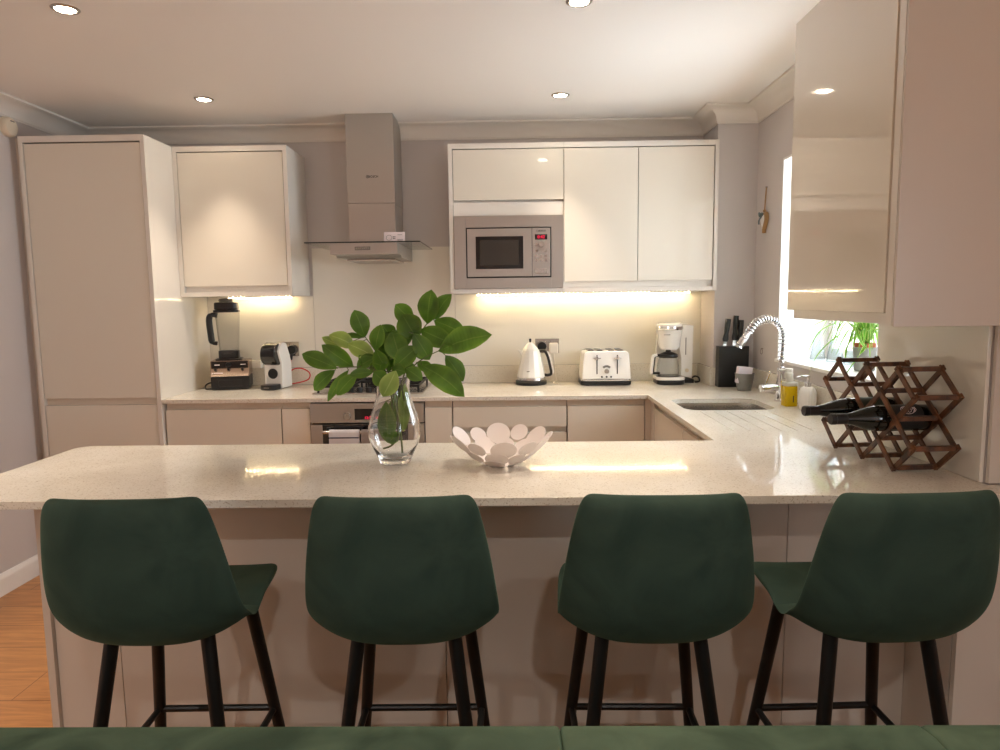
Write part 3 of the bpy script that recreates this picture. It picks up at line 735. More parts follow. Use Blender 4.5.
# ================================================================== WORKTOP APPLIANCES
# blender
BX, BYc = -1.632, 3.952
t = thing('blender', 'tall black and steel jug blender on the worktop near the tall cabinet', 'blender', (BX, BYc, ZT)); t.rotation_euler.z = R_(15)
MB().box(BX-.102, BX+.105, BYc-.095, BYc+.095, ZT+.006, ZT+.078, bev=.006).box(BX-.06, BX+.075, BYc-.098, BYc-.094, ZT+.022, ZT+.058, bev=.002).build('motor_base', M_black, t)
M_cop = brushed('warm_steel', srgb(196, 176, 158), .25, 300, 2)
MB().prism([(BYc-.096, ZT+.079), (BYc+.094, ZT+.079), (BYc+.090, ZT+.166), (BYc-.068, ZT+.166), (BYc-.073, ZT+.125)], 'x', BX-.104, BX+.106, bev=.004).build('steel_housing', M_cop, t)
cpn = MB().prism([(BYc-.079, ZT+.126), (BYc-.0735, ZT+.126), (BYc-.0685, ZT+.164), (BYc-.074, ZT+.164)], 'x', BX-.098, BX+.100, bev=.001).build('control_panel', M_blackg, t)
MB().cyl((BX-.005, BYc-.076, ZT+.145), (BX-.005, BYc-.096, ZT+.1435), .015, .013, seg=24, bev=.002).box(BX-.008, BX-.002, BYc-.099, BYc-.094, ZT+.131, ZT+.157, bev=.001).build('dial', M_black, cpn)
for dx in (-.08, .06): MB().box(BX+dx, BX+dx+.028, BYc-.0785, BYc-.0765, ZT+.142, ZT+.147).build('printed_mark', M_card, cpn)
for dx in (-.075, -.005, .07): MB().box(BX+dx-.007, BX+dx+.007, BYc-.092, BYc-.074, ZT+.113, ZT+.124, bev=.002).build('switch', M_black, t)
MB().box(BX-.094, BX-.088, BYc-.0955, BYc-.0935, ZT+.094, ZT+.102).box(BX-.084, BX-.035, BYc-.0955, BYc-.0935, ZT+.096, ZT+.101).build('printed_mark', M_card, t)
MB().prism(rrect(BX-.080, BX+.066, BYc-.065, BYc+.065, .03), 'z', ZT+.1665, ZT+.176, bev=.002).prism(rrect(BX-.062, BX+.048, BYc-.05, BYc+.05, .025), 'z', ZT+.176, ZT+.222, bev=.003).build('jar_collar', M_black, t)
def loft(sections):
    """sections: (outline pts, z) with equal counts"""
    b = bmesh.new(); rows = [[b.verts.new((p[0], p[1], z)) for p in pts] for pts, z in sections]
    for A, B in zip(rows, rows[1:]):
        for k in range(len(A)): b.faces.new((A[k], A[(k+1) % len(A)], B[(k+1) % len(A)], B[k]))
    b.faces.new(rows[0][::-1]); b.faces.new(rows[-1]); bmesh.ops.recalc_face_normals(b, faces=b.faces[:])
    m = MB(); m._merge(b); return m
jx = BX-.006
sec = lambda hw, hd, z, r=.024: (rrect(jx-hw, jx+hw, BYc-hd, BYc+hd, r), z)
j1 = loft([sec(.050, .050, ZT+.205), sec(.052, .051, ZT+.25), sec(.057, .055, ZT+.33), sec(.064, .060, ZT+.442)])
jar = j1.build('jar', M_smoke, t)
MB().tube(smooth_path([(jx-.050, BYc-.03, ZT+.425), (jx-.078, BYc-.035, ZT+.428), (jx-.094, BYc-.037, ZT+.405), (jx-.091, BYc-.037, ZT+.33), (jx-.084, BYc-.036, ZT+.275), (jx-.058, BYc-.03, ZT+.265)], 6), [.014]*8+[.0175]*17+[.012]*6, 10).build('handle', M_black, t)
MB().prism(rrect(jx-.072, jx+.066, BYc-.065, BYc+.065, .03), 'z', ZT+.4425, ZT+.456, bev=.003).prism(rrect(jx-.066, jx+.060, BYc-.058, BYc+.062, .028), 'z', ZT+.456, ZT+.500, bev=.008).build('lid', M_black, t)
MB().lathe([(0, 0), (.036, 0), (.040, .010), (.036, .018), (.018, .022), (0, .022)], (jx-.005, BYc, ZT+.5005), 32).build('lid_cap', M_grey, t)
MB().tube(smooth_path([(BX-.09, BYc+.06, ZT+.02), (BX-.125, BYc+.05, ZT+.03), (BX-.145, BYc+.01, ZT+.022), (BX-.14, BYc-.03, ZT+.006), (BX-.115, BYc-.04, ZT+.005), (BX-.10, BYc+.0, ZT+.012)], 8), .004, 8).build('cord', M_black, t)

# capsule coffee machine, turned to look left
t = thing('coffee_machine', 'small white capsule coffee machine with a rounded black head by the red cable', 'coffee machine', (-1.335, 3.92, ZT))
CM = Matrix.Translation((-1.364, 3.925, ZT)) @ Matrix.Rotation(R_(-100), 4, 'Z')     # local +x is the machine's front
side = [(-.085, .004), (.028, .004), (.028, .150), (.040, .175)]+arc(-.005, .205, .062, 10, 120, 12)+[(-.066, .20), (-.085, .15)]
MB().prism([(p[0], p[1]) for p in side], 'y', -.058, .058, bev=.008, seg=3, M=CM).build('body', M_appl, t)
hd = MB().cyl((.028, -.046, .200), (.028, .046, .200), .064, seg=40, bev=.012, M=CM)
hd.build('brew_head', M_blackg, t)
MB().cyl((.0285, 0, .088), (.036, 0, .088), .030, seg=36, bev=.003, M=CM).build('round_badge', M_black, t)
MB().prism(rrect(.015, .112, -.048, .048, .03), 'z', .002, .030, bev=.004, M=CM).build('drip_tray', M_black, t)
MB().box(.104, .1135, -.016, .016, .012, .018, M=CM).build('printed_mark', M_grey, t)
MB().box(.010, .040, -.006, .006, .255, .266, bev=.003, M=CM).build('lever', M_steel2, t)

# kettle
KX, KY = .118, 3.985
t = thing('kettle', 'white pyramid-shaped kettle with black handle on its base', 'kettle', (KX, KY, ZT))
MB().lathe([(0, .002), (.088, .002), (.092, .006), (.092, .022), (.086, .027), (0, .027)], (KX, KY, ZT), 48).build('base', M_black, t)
MB().lathe([(0, .0275), (.083, .0275), (.085, .031), (.083, .040), (.081, .041)], (KX, KY, ZT), 48).build('chrome_band', M_chrome, t)
kb = [(.080, .0415), (.082, .05)]+[(.082-.032*(k/10)**1.15, .05+.150*k/10) for k in range(1, 11)]+[(.048, .203), (0, .2035)]
b = MB().lathe(kb, (KX, KY, ZT), 14)
body = b.build('body', M_appl, t, ang=12)
MB().prism([(KX-.045, ZT+.198), (KX-.078, ZT+.203), (KX-.066, ZT+.185), (KX-.05, ZT+.155)], 'y', KY-.014, KY+.014, bev=.004).build('spout', M_appl, t)
MB().lathe([(0, .204), (.046, .204), (.044, .210), (.022, .236), (.010, .246), (0, .246)], (KX-.004, KY, ZT), 36).build('lid', M_appl, t)
MB().lathe([(0, .246), (.005, .246), (.006, .252), (.008, .262), (.006, .268), (0, .269)], (KX-.004, KY, ZT), 20).build('lid_knob', M_black, t)
hp = smooth_path([(KX+.036, KY, ZT+.192), (KX+.076, KY, ZT+.196), (KX+.096, KY, ZT+.168), (KX+.110, KY, ZT+.115), (KX+.118, KY, ZT+.066), (KX+.100, KY, ZT+.054), (KX+.074, KY, ZT+.056)], 6)
MB().tube(hp, [.008]*6+[.0095]*22+[.009]*9, 10, flat=1.5).build('handle', M_black, t)
MB().tube([p+Vector((.0085, 0, .002)) for p in hp[8:26]], .0065, 10, flat=1.9).build('handle_cover', M_appl, t)
MB().box(KX-.028, KX-.012, KY-.078, KY-.074, ZT+.080, ZT+.085).build('printed_mark', M_grey, t)

# toaster
TX0, TX1, TYa, TYb = .405, .680, 3.872, 4.07
t = thing('toaster', 'white four-slot toaster with chrome levers and a black base', 'toaster', ((TX0+TX1)/2, 3.97, ZT))
MB().prism(rrect(TX0-.006, TX1+.006, TYa-.004, TYb+.002, .03), 'z', ZT+.004, ZT+.028, bev=.004).cyl((TX0+.03, TYa+.03, ZT+.0006), (TX0+.03, TYa+.03, ZT+.005), .012, seg=12).cyl((TX1-.03, TYa+.03, ZT+.0006), (TX1-.03, TYa+.03, ZT+.005), .012, seg=12).cyl((TX0+.03, TYb-.03, ZT+.0006), (TX0+.03, TYb-.03, ZT+.005), .012, seg=12).cyl((TX1-.03, TYb-.03, ZT+.0006), (TX1-.03, TYb-.03, ZT+.005), .012, seg=12).build('base', M_black, t)
MB().prism(rrect(TX0-.003, TX1+.003, TYa-.002, TYb, .03), 'z', ZT+.0285, ZT+.036, bev=.001).build('chrome_band', M_chrome, t)
prof_t = [(TX0-.002, ZT+.0365), (TX1+.002, ZT+.0365), (TX1-.004, ZT+.12), (TX1-.010, ZT+.168)]+arc(TX1-.036, ZT+.172, .026, 0, 90, 8)+arc(TX0+.036, ZT+.172, .026, 90, 180, 8)+[(TX0+.004, ZT+.12)]
tb = MB().prism(prof_t, 'y', TYa, TYb, bev=.008, seg=3).build('body', M_appl, t)
for x in (TX0+.052, TX0+.102, TX0+.168, TX0+.218):
    MB().box(x-.016, x+.016, TYa+.03, TYb-.03, ZT+.1983, ZT+.2030, bev=.001).build('slot', M_black, t)
for x in (TX0+.083, TX0+.198):
    MB().box(x-.003, x+.003, TYa-.0015, TYa+.001, ZT+.068, ZT+.176, bev=.0005).build('lever_track', M_blackm, t)
    MB().box(x-.021, x+.021, TYa-.014, TYa-.0016, ZT+.155, ZT+.162, bev=.002).box(x-.005, x+.005, TYa-.012, TYa-.0016, ZT+.148, ZT+.170, bev=.002).build('lever', M_chrome, t)
tx = (TX0+TX1)/2+.0
tm = [(tx+.034*math.cos(R_(a)), ZT+.084+.034*math.sin(R_(a))) for a in range(45, 136, 9)]
MB().prism(tm+[(tx+.022*math.cos(R_(a)), ZT+.084+.022*math.sin(R_(a))) for a in range(135, 44, -9)], 'y', TYa-.0015, TYa+.0005).build('dial_scale', M_grey, t)
MB().cyl((tx, TYa, ZT+.084), (tx, TYa-.018, ZT+.084), .014, .0125, seg=28, bev=.002).build('dial', M_steel2, t)
for dx in (-.027, 0, .025):
    MB().cyl((tx+dx, TYa, ZT+.052), (tx+dx, TYa-.006, ZT+.052), .0055, seg=18, bev=.001).build('button', M_dark, t)

# filter coffee machine
FX, FY = .905, 3.955
t = thing('filter_coffee_machine', 'white filter coffee machine with a glass jug in the back corner', 'coffee machine', (.95, 3.98, ZT))
MB().prism(rrect(.835, .995, FY-.085, FY+.105, .05), 'z', ZT+.001, ZT+.026, bev=.004).box(.99, 1.06, FY+.0, FY+.105, ZT+.001, ZT+.024, bev=.004).build('base', M_black, t)
MB().prism(rrect(.832, .996, FY-.088, FY+.10, .05), 'z', ZT+.0265, ZT+.045, bev=.004).build('hot_plate_rim', M_appl, t)
MB().cyl((FX, FY-.015, ZT+.0455), (FX, FY-.015, ZT+.049), .066, seg=40, bev=.001).build('hot_plate', M_black, t)
tower = [(.985, ZT+.0455)]+[(1.050, ZT+.026), (1.055, ZT+.335), (.99, ZT+.338), (.975, ZT+.20), (.985, ZT+.15)]
MB().prism(tower, 'y', FY+.005, FY+.108, bev=.006).prism([(.85, ZT+.0455), (.99, ZT+.0455), (.99, ZT+.335), (.86, ZT+.335)], 'y', FY+.072, FY+.108, bev=.004).build('water_tank', M_appl, t)
MB().box(1.008, 1.013, FY+.0035, FY+.006, ZT+.165, ZT+.265, bev=.001).build('level_window', M_grey, t)
MB().cyl((1.018, FY+.005, ZT+.075), (1.018, FY-.002, ZT+.075), .011, seg=20, bev=.001).build('switch', M_cream, t)
MB().lathe([(0, .200), (.048, .200), (.056, .215), (.068, .29), (.070, .312), (0, .312)], (FX+.008, FY-.01, ZT), 44).build('filter_basket', M_appl, t)
MB().lathe([(0, .3125), (.076, .3125), (.079, .320), (.075, .331), (0, .331)], (FX+.006, FY-.01, ZT), 44).build('chrome_band', M_chrome, t)
MB().lathe([(0, .3315), (.076, .3315), (.074, .343), (.060, .352), (0, .355)], (FX+.006, FY-.01, ZT), 44).build('lid', M_appl, t)
MB().box(FX-.04, FX-.004, FY-.0795, FY-.076, ZT+.284, ZT+.288).build('printed_mark', M_grey, t)
jug = MB().lathe([(.002, .0495), (.058, .0495), (.064, .055), (.066, .075), (.063, .11), (.052, .148), (.05, .150), (.050, .152), (.048, .15), (.060, .11), (.063, .075), (.061, .057), (.056, .052), (.002, .052)], (FX, FY-.015, ZT), 44).build('jug', M_jug, t)
MB().lathe([(0, .1525), (.053, .1525), (.056, .158), (.054, .172), (.030, .182), (.016, .186), (.014, .198), (0, .198)], (FX, FY-.015, ZT), 36).box(FX-.085, FX-.045, FY-.03, FY-.002, ZT+.158, ZT+.174, bev=.004).build('jug_lid', M_black, t)
hpath = smooth_path([(FX-.066, FY-.02, ZT+.168), (FX-.088, FY-.024, ZT+.160), (FX-.094, FY-.026, ZT+.12), (FX-.098, FY-.027, ZT+.085), (FX-.097, FY-.027, ZT+.062)], 5)
MB().tube(hpath, .0095, 10, flat=1.3).build('jug_handle', M_appl, t)
MB().tube([p+Vector((.012, 0, 0)) for p in hpath[3:]], .005, 8).box(FX-.098, FX-.050, FY-.036, FY-.014, ZT+.058, ZT+.070, bev=.003).build('handle_inner', M_black, t)
MB().tube(smooth_path([(1.055, FY+.06, ZT+.02), (1.078, FY+.05, ZT+.035), (1.092, FY+.02, ZT+.03), (1.088, FY-.005, ZT+.012), (1.07, FY+.01, ZT+.006)], 6), .005, 8).build('cord', M_black, t)

# knife block and knives
t = thing('knife_block', 'plain black upright knife block in the corner by the window', 'knife block', (1.222, 3.786, ZT))
MB().box(1.140, 1.304, 3.755, 3.8175, ZT+.0005, ZT+.226, bev=.003).build('block', M_blackm, t)
def knife(lab, x, y, tilt, L, gap):
    t = thing('knife', lab, 'knife', (x, y, ZT+.227), 'knives in the black block')
    T = Matrix.Translation((x, y, ZT+.227)) @ Matrix.Rotation(R_(tilt), 4, 'Y')
    b = MB()
    b.box(-.009, .009, -.0015, .0015, -.0+.0002, gap, M=T)
    b.build('blade', M_chrome, t)
    h = loft([(rrect(-.012, .012, -.012, .012, .006, 3), gap), (rrect(-.015, .015, -.013, .013, .007, 3), gap+.012), (rrect(-.0115, .0115, -.0095, .0095, .006, 3), gap+L*.35), (rrect(-.0145, .0145, -.011, .011, .007, 3), gap+L*.7), (rrect(-.0125, .0125, -.013, .013, .007, 3), gap+L)])
    h.xf(T).build('handle', M_black, t)
knife('knife with a long black handle leaning at the left of the knife block', 1.178, 3.785, 7, .125, .024)
knife('knife with the tallest black handle in the middle of the knife block', 1.232, 3.790, 3, .135, .030)
knife('knife with a shorter black handle at the window side of the knife block', 1.262, 3.786, 2, .115, .026)

# pail with a cloth
PX, PY = 1.236, 3.62
t = thing('pail', 'small galvanised metal pail beside the kitchen tap', 'pail', (PX, PY, ZT))
MB().lathe([(0, .0005), (.036, .0005), (.036, .004), (.037, .016), (.039, .018), (.039, .021), (.049, .088), (.051, .0895), (.051, .0925), (.0485, .0925), (.0385, .022), (.035, .006), (0, .006)], (PX, PY, ZT), 40).build('bucket', M_galv, t)
tag(MB().prism(rrect(-.040, .036, -.022, .022, .008), 'z', -.065, .024, bev=.006, seg=3, M=Matrix.Translation((PX, PY, ZT+.102)) @ Matrix.Rotation(R_(6), 4, 'Y')).build('sponge', M_sponge), 'pale lilac sponge standing in the galvanised pail', 'sponge')
tag(MB().prism([(-.002, 0), (.030, .004), (.050, .040), (.012, .034)], 'y', -.012, .006, bev=.004, M=Matrix.Translation((PX+.006, PY+.03, ZT+.082))).build('cloth', mat('cloth_grey', srgb(150, 150, 165), .9, bump=.4)), 'grey cleaning cloth poking out of the galvanised pail', 'cloth')

# tap
TX, TY = 1.276, 3.235
t = thing('tap', 'chrome pull-down kitchen tap with a coiled spring neck', 'tap', (TX, TY, ZT))
MB().lathe([(0, .0005), (.026, .0005), (.026, .006), (.021, .010), (.021, .09), (.019, .095), (.019, .16), (.012, .165), (.012, .20), (0, .20)], (TX, TY, ZT), 32).build('post', M_chrome, t)
MB().cyl((TX-.01, TY, ZT+.065), (TX-.085, TY-.004, ZT+.062), .017, .0185, seg=28, bev=.003).cyl((TX-.086, TY-.004, ZT+.062), (TX-.098, TY-.005, ZT+.061), .0195, .018, seg=28, bev=.003).build('mixer_body', M_chrome, t)
MB().tube([(TX-.075, TY-.004, ZT+.078), (TX-.068, TY-.006, ZT+.10), (TX-.055, TY-.012, ZT+.145)], [.006, .005, .0045], 10).build('lever', M_chrome, t)
neck = smooth_path([(TX, TY, ZT+.19), (TX+.004, TY, ZT+.27), (TX-.002, TY-.002, ZT+.335), (TX-.035, TY-.006, ZT+.378), (TX-.085, TY-.012, ZT+.388), (TX-.135, TY-.02, ZT+.368), (TX-.170, TY-.026, ZT+.325)], 14)
MB().tube(neck, .0065, 10).build('hose', M_grey, t)
# coil wound round the neck
coil = []; turns = 24; N = turns*12
def sample(path, u):
    x = u*(len(path)-1); i = min(int(x), len(path)-2); return path[i].lerp(path[i+1], x-i), (path[i+1]-path[i]).normalized()
for k in range(N+1):
    p, tt = sample(neck, k/N)
    nn = Vector((0, 1, 0)); nn = (nn-tt*nn.dot(tt)).normalized(); bb = tt.cross(nn); a = 2*PI*turns*k/N
    coil.append(p+(nn*math.cos(a)+bb*math.sin(a))*.0185)
MB().tube(coil, .0027, 6).build('spring', M_chrome, t)
e0 = neck[-1]; dr_ = Vector((-.55, -.06, -.83)).normalized()
MB().cyl(e0-dr_*.004, e0+dr_*.03, .013, .016, seg=28, bev=.002).cyl(e0+dr_*.031, e0+dr_*.070, .0175, .016, seg=28, bev=.003).cyl(e0+dr_*.0705, e0+dr_*.080, .014, .018, seg=28, bev=.002).build('spray_head', M_chrome, t)

# yellow soap and ceramic dispenser
sx_, sy_ = 1.256, 3.085
t = thing('soap_bottle', 'clear pump bottle filled with bright yellow washing-up liquid by the tap', 'soap bottle', (sx_, sy_, ZT))
MB().prism(rrect(sx_-.028, sx_+.030, sy_-.028, sy_+.028, .012), 'z', ZT+.0005, ZT+.092, bev=.004).build('liquid_bottle', M_yel, t)
MB().prism(rrect(sx_-.0285, sx_+.0305, sy_-.0285, sy_+.0285, .012), 'z', ZT+.0925, ZT+.110, bev=.004).lathe([(.016, .110), (.016, .128), (.0, .128)], (sx_, sy_, ZT), 28).build('shoulder', M_clearp, t)
MB().lathe([(0, .1285), (.0185, .1285), (.0185, .150), (.014, .153), (.017, .157), (.017, .170), (0, .172)], (sx_-.004, sy_, ZT), 28).box(sx_-.05, sx_-.012, sy_-.006, sy_+.006, ZT+.158, ZT+.168, bev=.003).build('pump', M_clearp, t)
MB().box(sx_+.006, sx_+.010, sy_-.0295, sy_-.0283, ZT+.02, ZT+.05).build('printed_mark', M_dark, t)
dx_, dy_ = 1.287, 2.965
t = thing('soap_dispenser', 'rounded white ribbed ceramic soap dispenser with a chrome pump', 'soap dispenser', (dx_, dy_, ZT))
b = bmesh.new(); seg = 72; rows = []
for r, z in ((.001, .0005), (.027, .0005), (.030, .004), (.0355, .030), (.0365, .055), (.034, .080), (.027, .097), (.017, .103), (.001, .103)):
    rows.append([b.verts.new((dx_+(r*(1+.03*math.cos(18*2*PI*k/seg)))*math.cos(2*PI*k/seg), dy_+(r*(1+.03*math.cos(18*2*PI*k/seg)))*math.sin(2*PI*k/seg), ZT+z)) for k in range(seg)])
for A, B in zip(rows, rows[1:]):
    for k in range(seg): b.faces.new((A[k], A[(k+1) % seg], B[(k+1) % seg], B[k]))
bmesh.ops.recalc_face_normals(b, faces=b.faces[:])
mb = MB(); mb._merge(b); mb.build('jar', M_cer, t, ang=60)
MB().lathe([(0, .1032), (.014, .1032), (.014, .120), (.006, .122), (.006, .142), (.009, .144), (.009, .152), (0, .153)], (dx_, dy_, ZT), 24).tube([(dx_, dy_, ZT+.148), (dx_-.03, dy_-.004, ZT+.150), (dx_-.052, dy_-.007, ZT+.145)], [.005, .004, .0035], 8).build('pump', M_chrome, t)

# ================================================================== WINE RACK AND BOTTLES
t = thing('wine_rack', 'dark wooden lattice wine rack on the worktop against the splashback', 'wine rack', (1.047, 2.19, ZT))
RXF, RXB = 1.047, 1.170
def node(a, b): return (2.19-(a+b-1)*.075, ZT+.0125+(b-a+1)*.0690)
def slat(mb, x0, x1, n0, n1, ov=.008):
    p, q = Vector((0,)+node(*n0)), Vector((0,)+node(*n1)); d = (q-p).normalized(); p = p-d*ov; q = q+d*ov
    nrm = Vector((0, -d.z, d.y))*.0078
    pts = [p+nrm, q+nrm, q-nrm, p-nrm]
    mb.prism([(v.y, v.z) for v in pts], 'x', x0, x1, bev=.0012)
US = [((0, 0), (1, 0)), ((-1, 1), (2, 1)), ((-1, 2), (3, 2)), ((0, 3), (3, 3)), ((1, 4), (2, 4))]
VS = [((-1, 1), (-1, 2)), ((0, 0), (0, 3)), ((1, 0), (1, 4)), ((2, 1), (2, 4)), ((3, 2), (3, 3))]
for xf, dirn in ((RXF, 1), (RXB, -1)):
    for n0, n1 in US:
        a, b_ = sorted((xf-.0065, xf-.0005)); mb = MB(); slat(mb, a, b_, n0, n1); mb.build('slat', M_rack, t)
    for n0, n1 in VS:
        a, b_ = sorted((xf+.0003, xf+.0062)); mb = MB(); slat(mb, a, b_, n0, n1); mb.build('slat', M_rack, t)
t.rotation_euler.z = R_(3.8)
nodes = {(a, b) for a in range(-1, 4) for b in range(0, 5)}
def inside(a, b):
    return any(u[0][1] == b and u[0][0] <= a <= u[1][0] for u in US) and any(v[0][0] == a and v[0][1] <= b <= v[1][1] for v in VS)
for a, b_ in sorted(nodes):
    if not inside(a, b_): continue
    y, z = node(a, b_)
    MB().box(RXF+.0063, RXB-.0066, y-.0075, y+.0075, z-.0066, z+.0066, bev=.0012).cyl((RXF-.010, y, z), (RXF-.0066, y, z), .0035, seg=10, bev=.0008).cyl((RXB+.0063, y, z), (RXB+.009, y, z), .0035, seg=10, bev=.0008).build('cross_bar', M_rack, t)
def bottle(lab, cell, x_end, crest):
    y, zb = node(cell[0]+1, cell[1]); z = zb+.0600
    y = node(cell[0], cell[1])[0]-.075; x_end += (2.19-y)*.066
    t = thing('wine_bottle', lab, 'wine bottle', (x_end, y, z), 'wine bottles in the rack'); t.rotation_euler.z = R_(3.8)
    MX = Matrix.Translation((x_end, y, z)) @ Matrix.Rotation(-PI/2, 4, 'Y')
    MB().lathe([(0, .012), (.022, .006), (.034, .0), (.0375, .005), (.0378, .15), (.036, .175), (.029, .205), (.0185, .235), (.0148, .255), (.0145, .27), (0, .27)], (0, 0, 0), 44, M=MX).build('glass_body', M_bottle, t)
    MB().lathe([(.0150, .245), (.0153, .246), (.0153, .284), (.0162, .285), (.0162, .296), (.0145, .299), (0, .299)], (0, 0, 0), 32, M=MX).build('foil_capsule', mat('foil', srgb(28, 24, 24), .35), t)
    lb = MB()
    b = bmesh.new(); rows = []
    for h in (.045, .135):
        rows.append([b.verts.new((.0382*math.cos(a), .0382*math.sin(a), h)) for a in [R_(-75+150*k/24) for k in range(25)]])
    for k in range(24): b.faces.new((rows[0][k], rows[0][k+1], rows[1][k+1], rows[1][k]))
    # the label faces the front and up
    lb._merge(b, MX @ Matrix.Rotation(R_(-62), 4, 'Z'))
    if crest:
        l_ = lb.build('label', mat('label_black', srgb(22, 22, 24), .5), t)
        cr = MB()
        def cp(ang, h, r=.0387): return MX @ Matrix.Rotation(R_(-62), 4, 'Z') @ Vector((r*math.cos(R_(ang)), r*math.sin(R_(ang)), h))
        for k in range(3):
            h0 = .070+.014*k
            cr.tube([cp(18+14*math.sin(j*.9+k), h0+.006*math.cos(j*1.3)) for j in range(9)], .0009, 5)
        cr.tube([cp(18+20*math.cos(2*PI*j/16), .089+.020*math.sin(2*PI*j/16)) for j in range(16)], .0009, 5, True)
        cr.build('printed_crest', M_card, l_)
    else:
        lb.build('label', mat('label_green', srgb(30, 42, 28), .5), t)
bottle('dark wine bottle nearer the window, its neck poking furthest from the rack', (0, 1), 1.192, False)
bottle('dark wine bottle with a pale printed crest, in the nearer slot of the rack', (1, 2), 1.194, True)

# ================================================================== VASE, BRANCHES, BOWL
VX, VY = -.357, 2.05
t = thing('vase', 'clear glass pear-shaped vase holding leafy branches on the breakfast bar', 'vase', (VX, VY, ZT))
outer = [(0, .001), (.038, .001), (.045, .004), (.048, .012), (.056, .032), (.070, .062), (.0775, .090), (.0765, .115), (.068, .150), (.056, .185), (.049, .215), (.0475, .235), (.050, .255), (.056, .272)]
inner = [(.0542, .2725), (.0482, .255), (.0454, .235), (.047, .215), (.0538, .185), (.0657, .150), (.074, .115), (.075, .090), (.0672, .062), (.0525, .034), (.040, .020), (.02, .014), (0, .013)]
outer = [(a*1.03, z) for a, z in outer]; inner = [(a*1.03, z) for a, z in inner]
MB().lathe(outer+inner, (VX, VY, ZT), 64).build('vase_wall', M_vase, t, ang=60)

def leaf(mb, base, tip, width, nrm, bend=0.12, fold=0.18, n=10):
    base, tip = Vector(base), Vector(tip); ax = tip-base; L = ax.length; d = ax.normalized()
    nn = (Vector(nrm)-d*Vector(nrm).dot(d)).normalized(); sd = d.cross(nn)
    b = mb.bm; uvl = b.loops.layers.uv.verify(); cols = (-1, -.55, 0, .55, 1); rows = []
    for i in range(n+1):
        u = i/n
        wv = width/2*max(.02, math.sin(PI*u**1.08))**.72 if 0 < u < 1 else .0006
        c = base+ax*u+nn*(bend*L*math.sin(PI*u)-bend*.35*L*u)
        rows.append([b.verts.new(c+sd*(k*wv)+nn*(abs(k)*wv*fold+.04*wv*math.sin(i*2.1+k*2))) for k in cols])
    for i in range(n):
        for k in range(4):
            f = b.faces.new((rows[i][k], rows[i][k+1], rows[i+1][k+1], rows[i+1][k]))
            for lp, (uu, vv) in zip(f.loops, ((k, i), (k+1, i), (k+1, i+1), (k, i+1))): lp[uvl].uv = ((cols[uu]+1)/2, vv/n)
def crop(p, dy): return at(300+p[0]/3.75, 280+p[1]/3.75, VY+dy)
def branch(lab, stem, leaves, seed):
    rnd = random.Random(seed)
    root = crop(stem[0][:2], stem[0][2])
    t = thing('leafy_branch', lab, 'branch', root, 'branches in the vase')
    sp_ = smooth_path([crop(p[:2], p[2]) for p in stem], 6)
    st = MB(); st.tube(sp_, [.0032-.0018*k/(len(sp_)-1) for k in range(len(sp_))], 8)
    lf = MB(); pale = MB()
    for L in leaves:
        (bx, by), (tx_, ty_), wpx = L[:3]; dy0 = L[3] if len(L) > 3 else rnd.uniform(-.03, .03); dy1 = L[4] if len(L) > 4 else dy0+rnd.uniform(-.045, .03)
        B, T = crop((bx, by), dy0), crop((tx_, ty_), dy1)
        near = min(sp_, key=lambda q: (q-B).length)
        st.tube([near, near.lerp(B, .5)+Vector((0, 0, .003)), B], .0013, 6)
        wv = wpx/3.75*(VY+dy0)/FPX*1.12
        nv = L[5] if len(L) > 5 else (rnd.uniform(-.35, .35), -1, rnd.uniform(.1, .7))
        leaf(pale if L[1] in ((110, 205), (178, 238), (310, 438), (388, 570), (82, 215)) else lf, B, T, wv*1.02, nv, bend=rnd.uniform(.04, .14), fold=rnd.uniform(.1, .28))
    st.build('stem', M_stem, t, ang=60); lf.build('foliage', M_leaf, t, ang=80)
    if len(pale.bm.verts): pale.build('pale_foliage', M_leafp, t, ang=80, label='paler young leaves')
branch('branch with long leaves spreading low to the left of the vase', [(330, 610, .01), (345, 500, .01), (335, 400, .0), (290, 335, -.01), (215, 326, -.02), (138, 330, -.03)],
       [((140, 332), (6, 276), 58), ((132, 338), (50, 414), 52), ((182, 338), (103, 455), 36), ((200, 325), (82, 244), 60), ((215, 352), (137, 432), 55), ((275, 345), (185, 356), 36, -.04), ((280, 292), (212, 330), 48)], 1)
branch('branch with paler upturned leaves at the upper left of the vase', [(345, 620, .02), (350, 500, .03), (350, 400, .02), (318, 320, .03), (275, 255, .04), (243, 212, .05)],
       [((244, 215), (204, 112), 66, .05, .05), ((205, 250), (110, 205), 56, .02, -.02), ((282, 290), (178, 238), 60, 0, .0), ((283, 262), (302, 168), 52), ((160, 250), (82, 215), 34, .05), ((240, 216), (160, 208), 22, .06), ((318, 320), (285, 262), 50), ((250, 330), (222, 282), 40)], 2)
branch('branch with dark leaves rising in the centre of the vase', [(368, 600, -.01), (366, 500, -.01), (362, 400, -.005), (362, 320, .0), (375, 240, .02), (400, 170, .04)],
       [((345, 218), (308, 168), 58, .05), ((425, 152), (357, 92), 62, .06, .05), ((440, 225), (383, 128), 86, .01, .02), ((345, 190), (378, 305), 78, .0, -.02), ((425, 200), (487, 300), 66, -.02), ((352, 330), (440, 250), 66, -.03), ((335, 345), (330, 190), 60, .04), ((300, 345), (305, 268), 52, -.01), ((395, 215), (350, 210), 60, .04), ((340, 330), (392, 268), 58, .03), ((360, 260), (420, 190), 62, .03), ((330, 300), (300, 230), 50, .04), ((322, 345), (262, 318), 48, .0), ((385, 345), (430, 318), 50, .0), ((340, 300), (318, 238), 54, .02), ((370, 330), (405, 290), 46, .01)], 3)
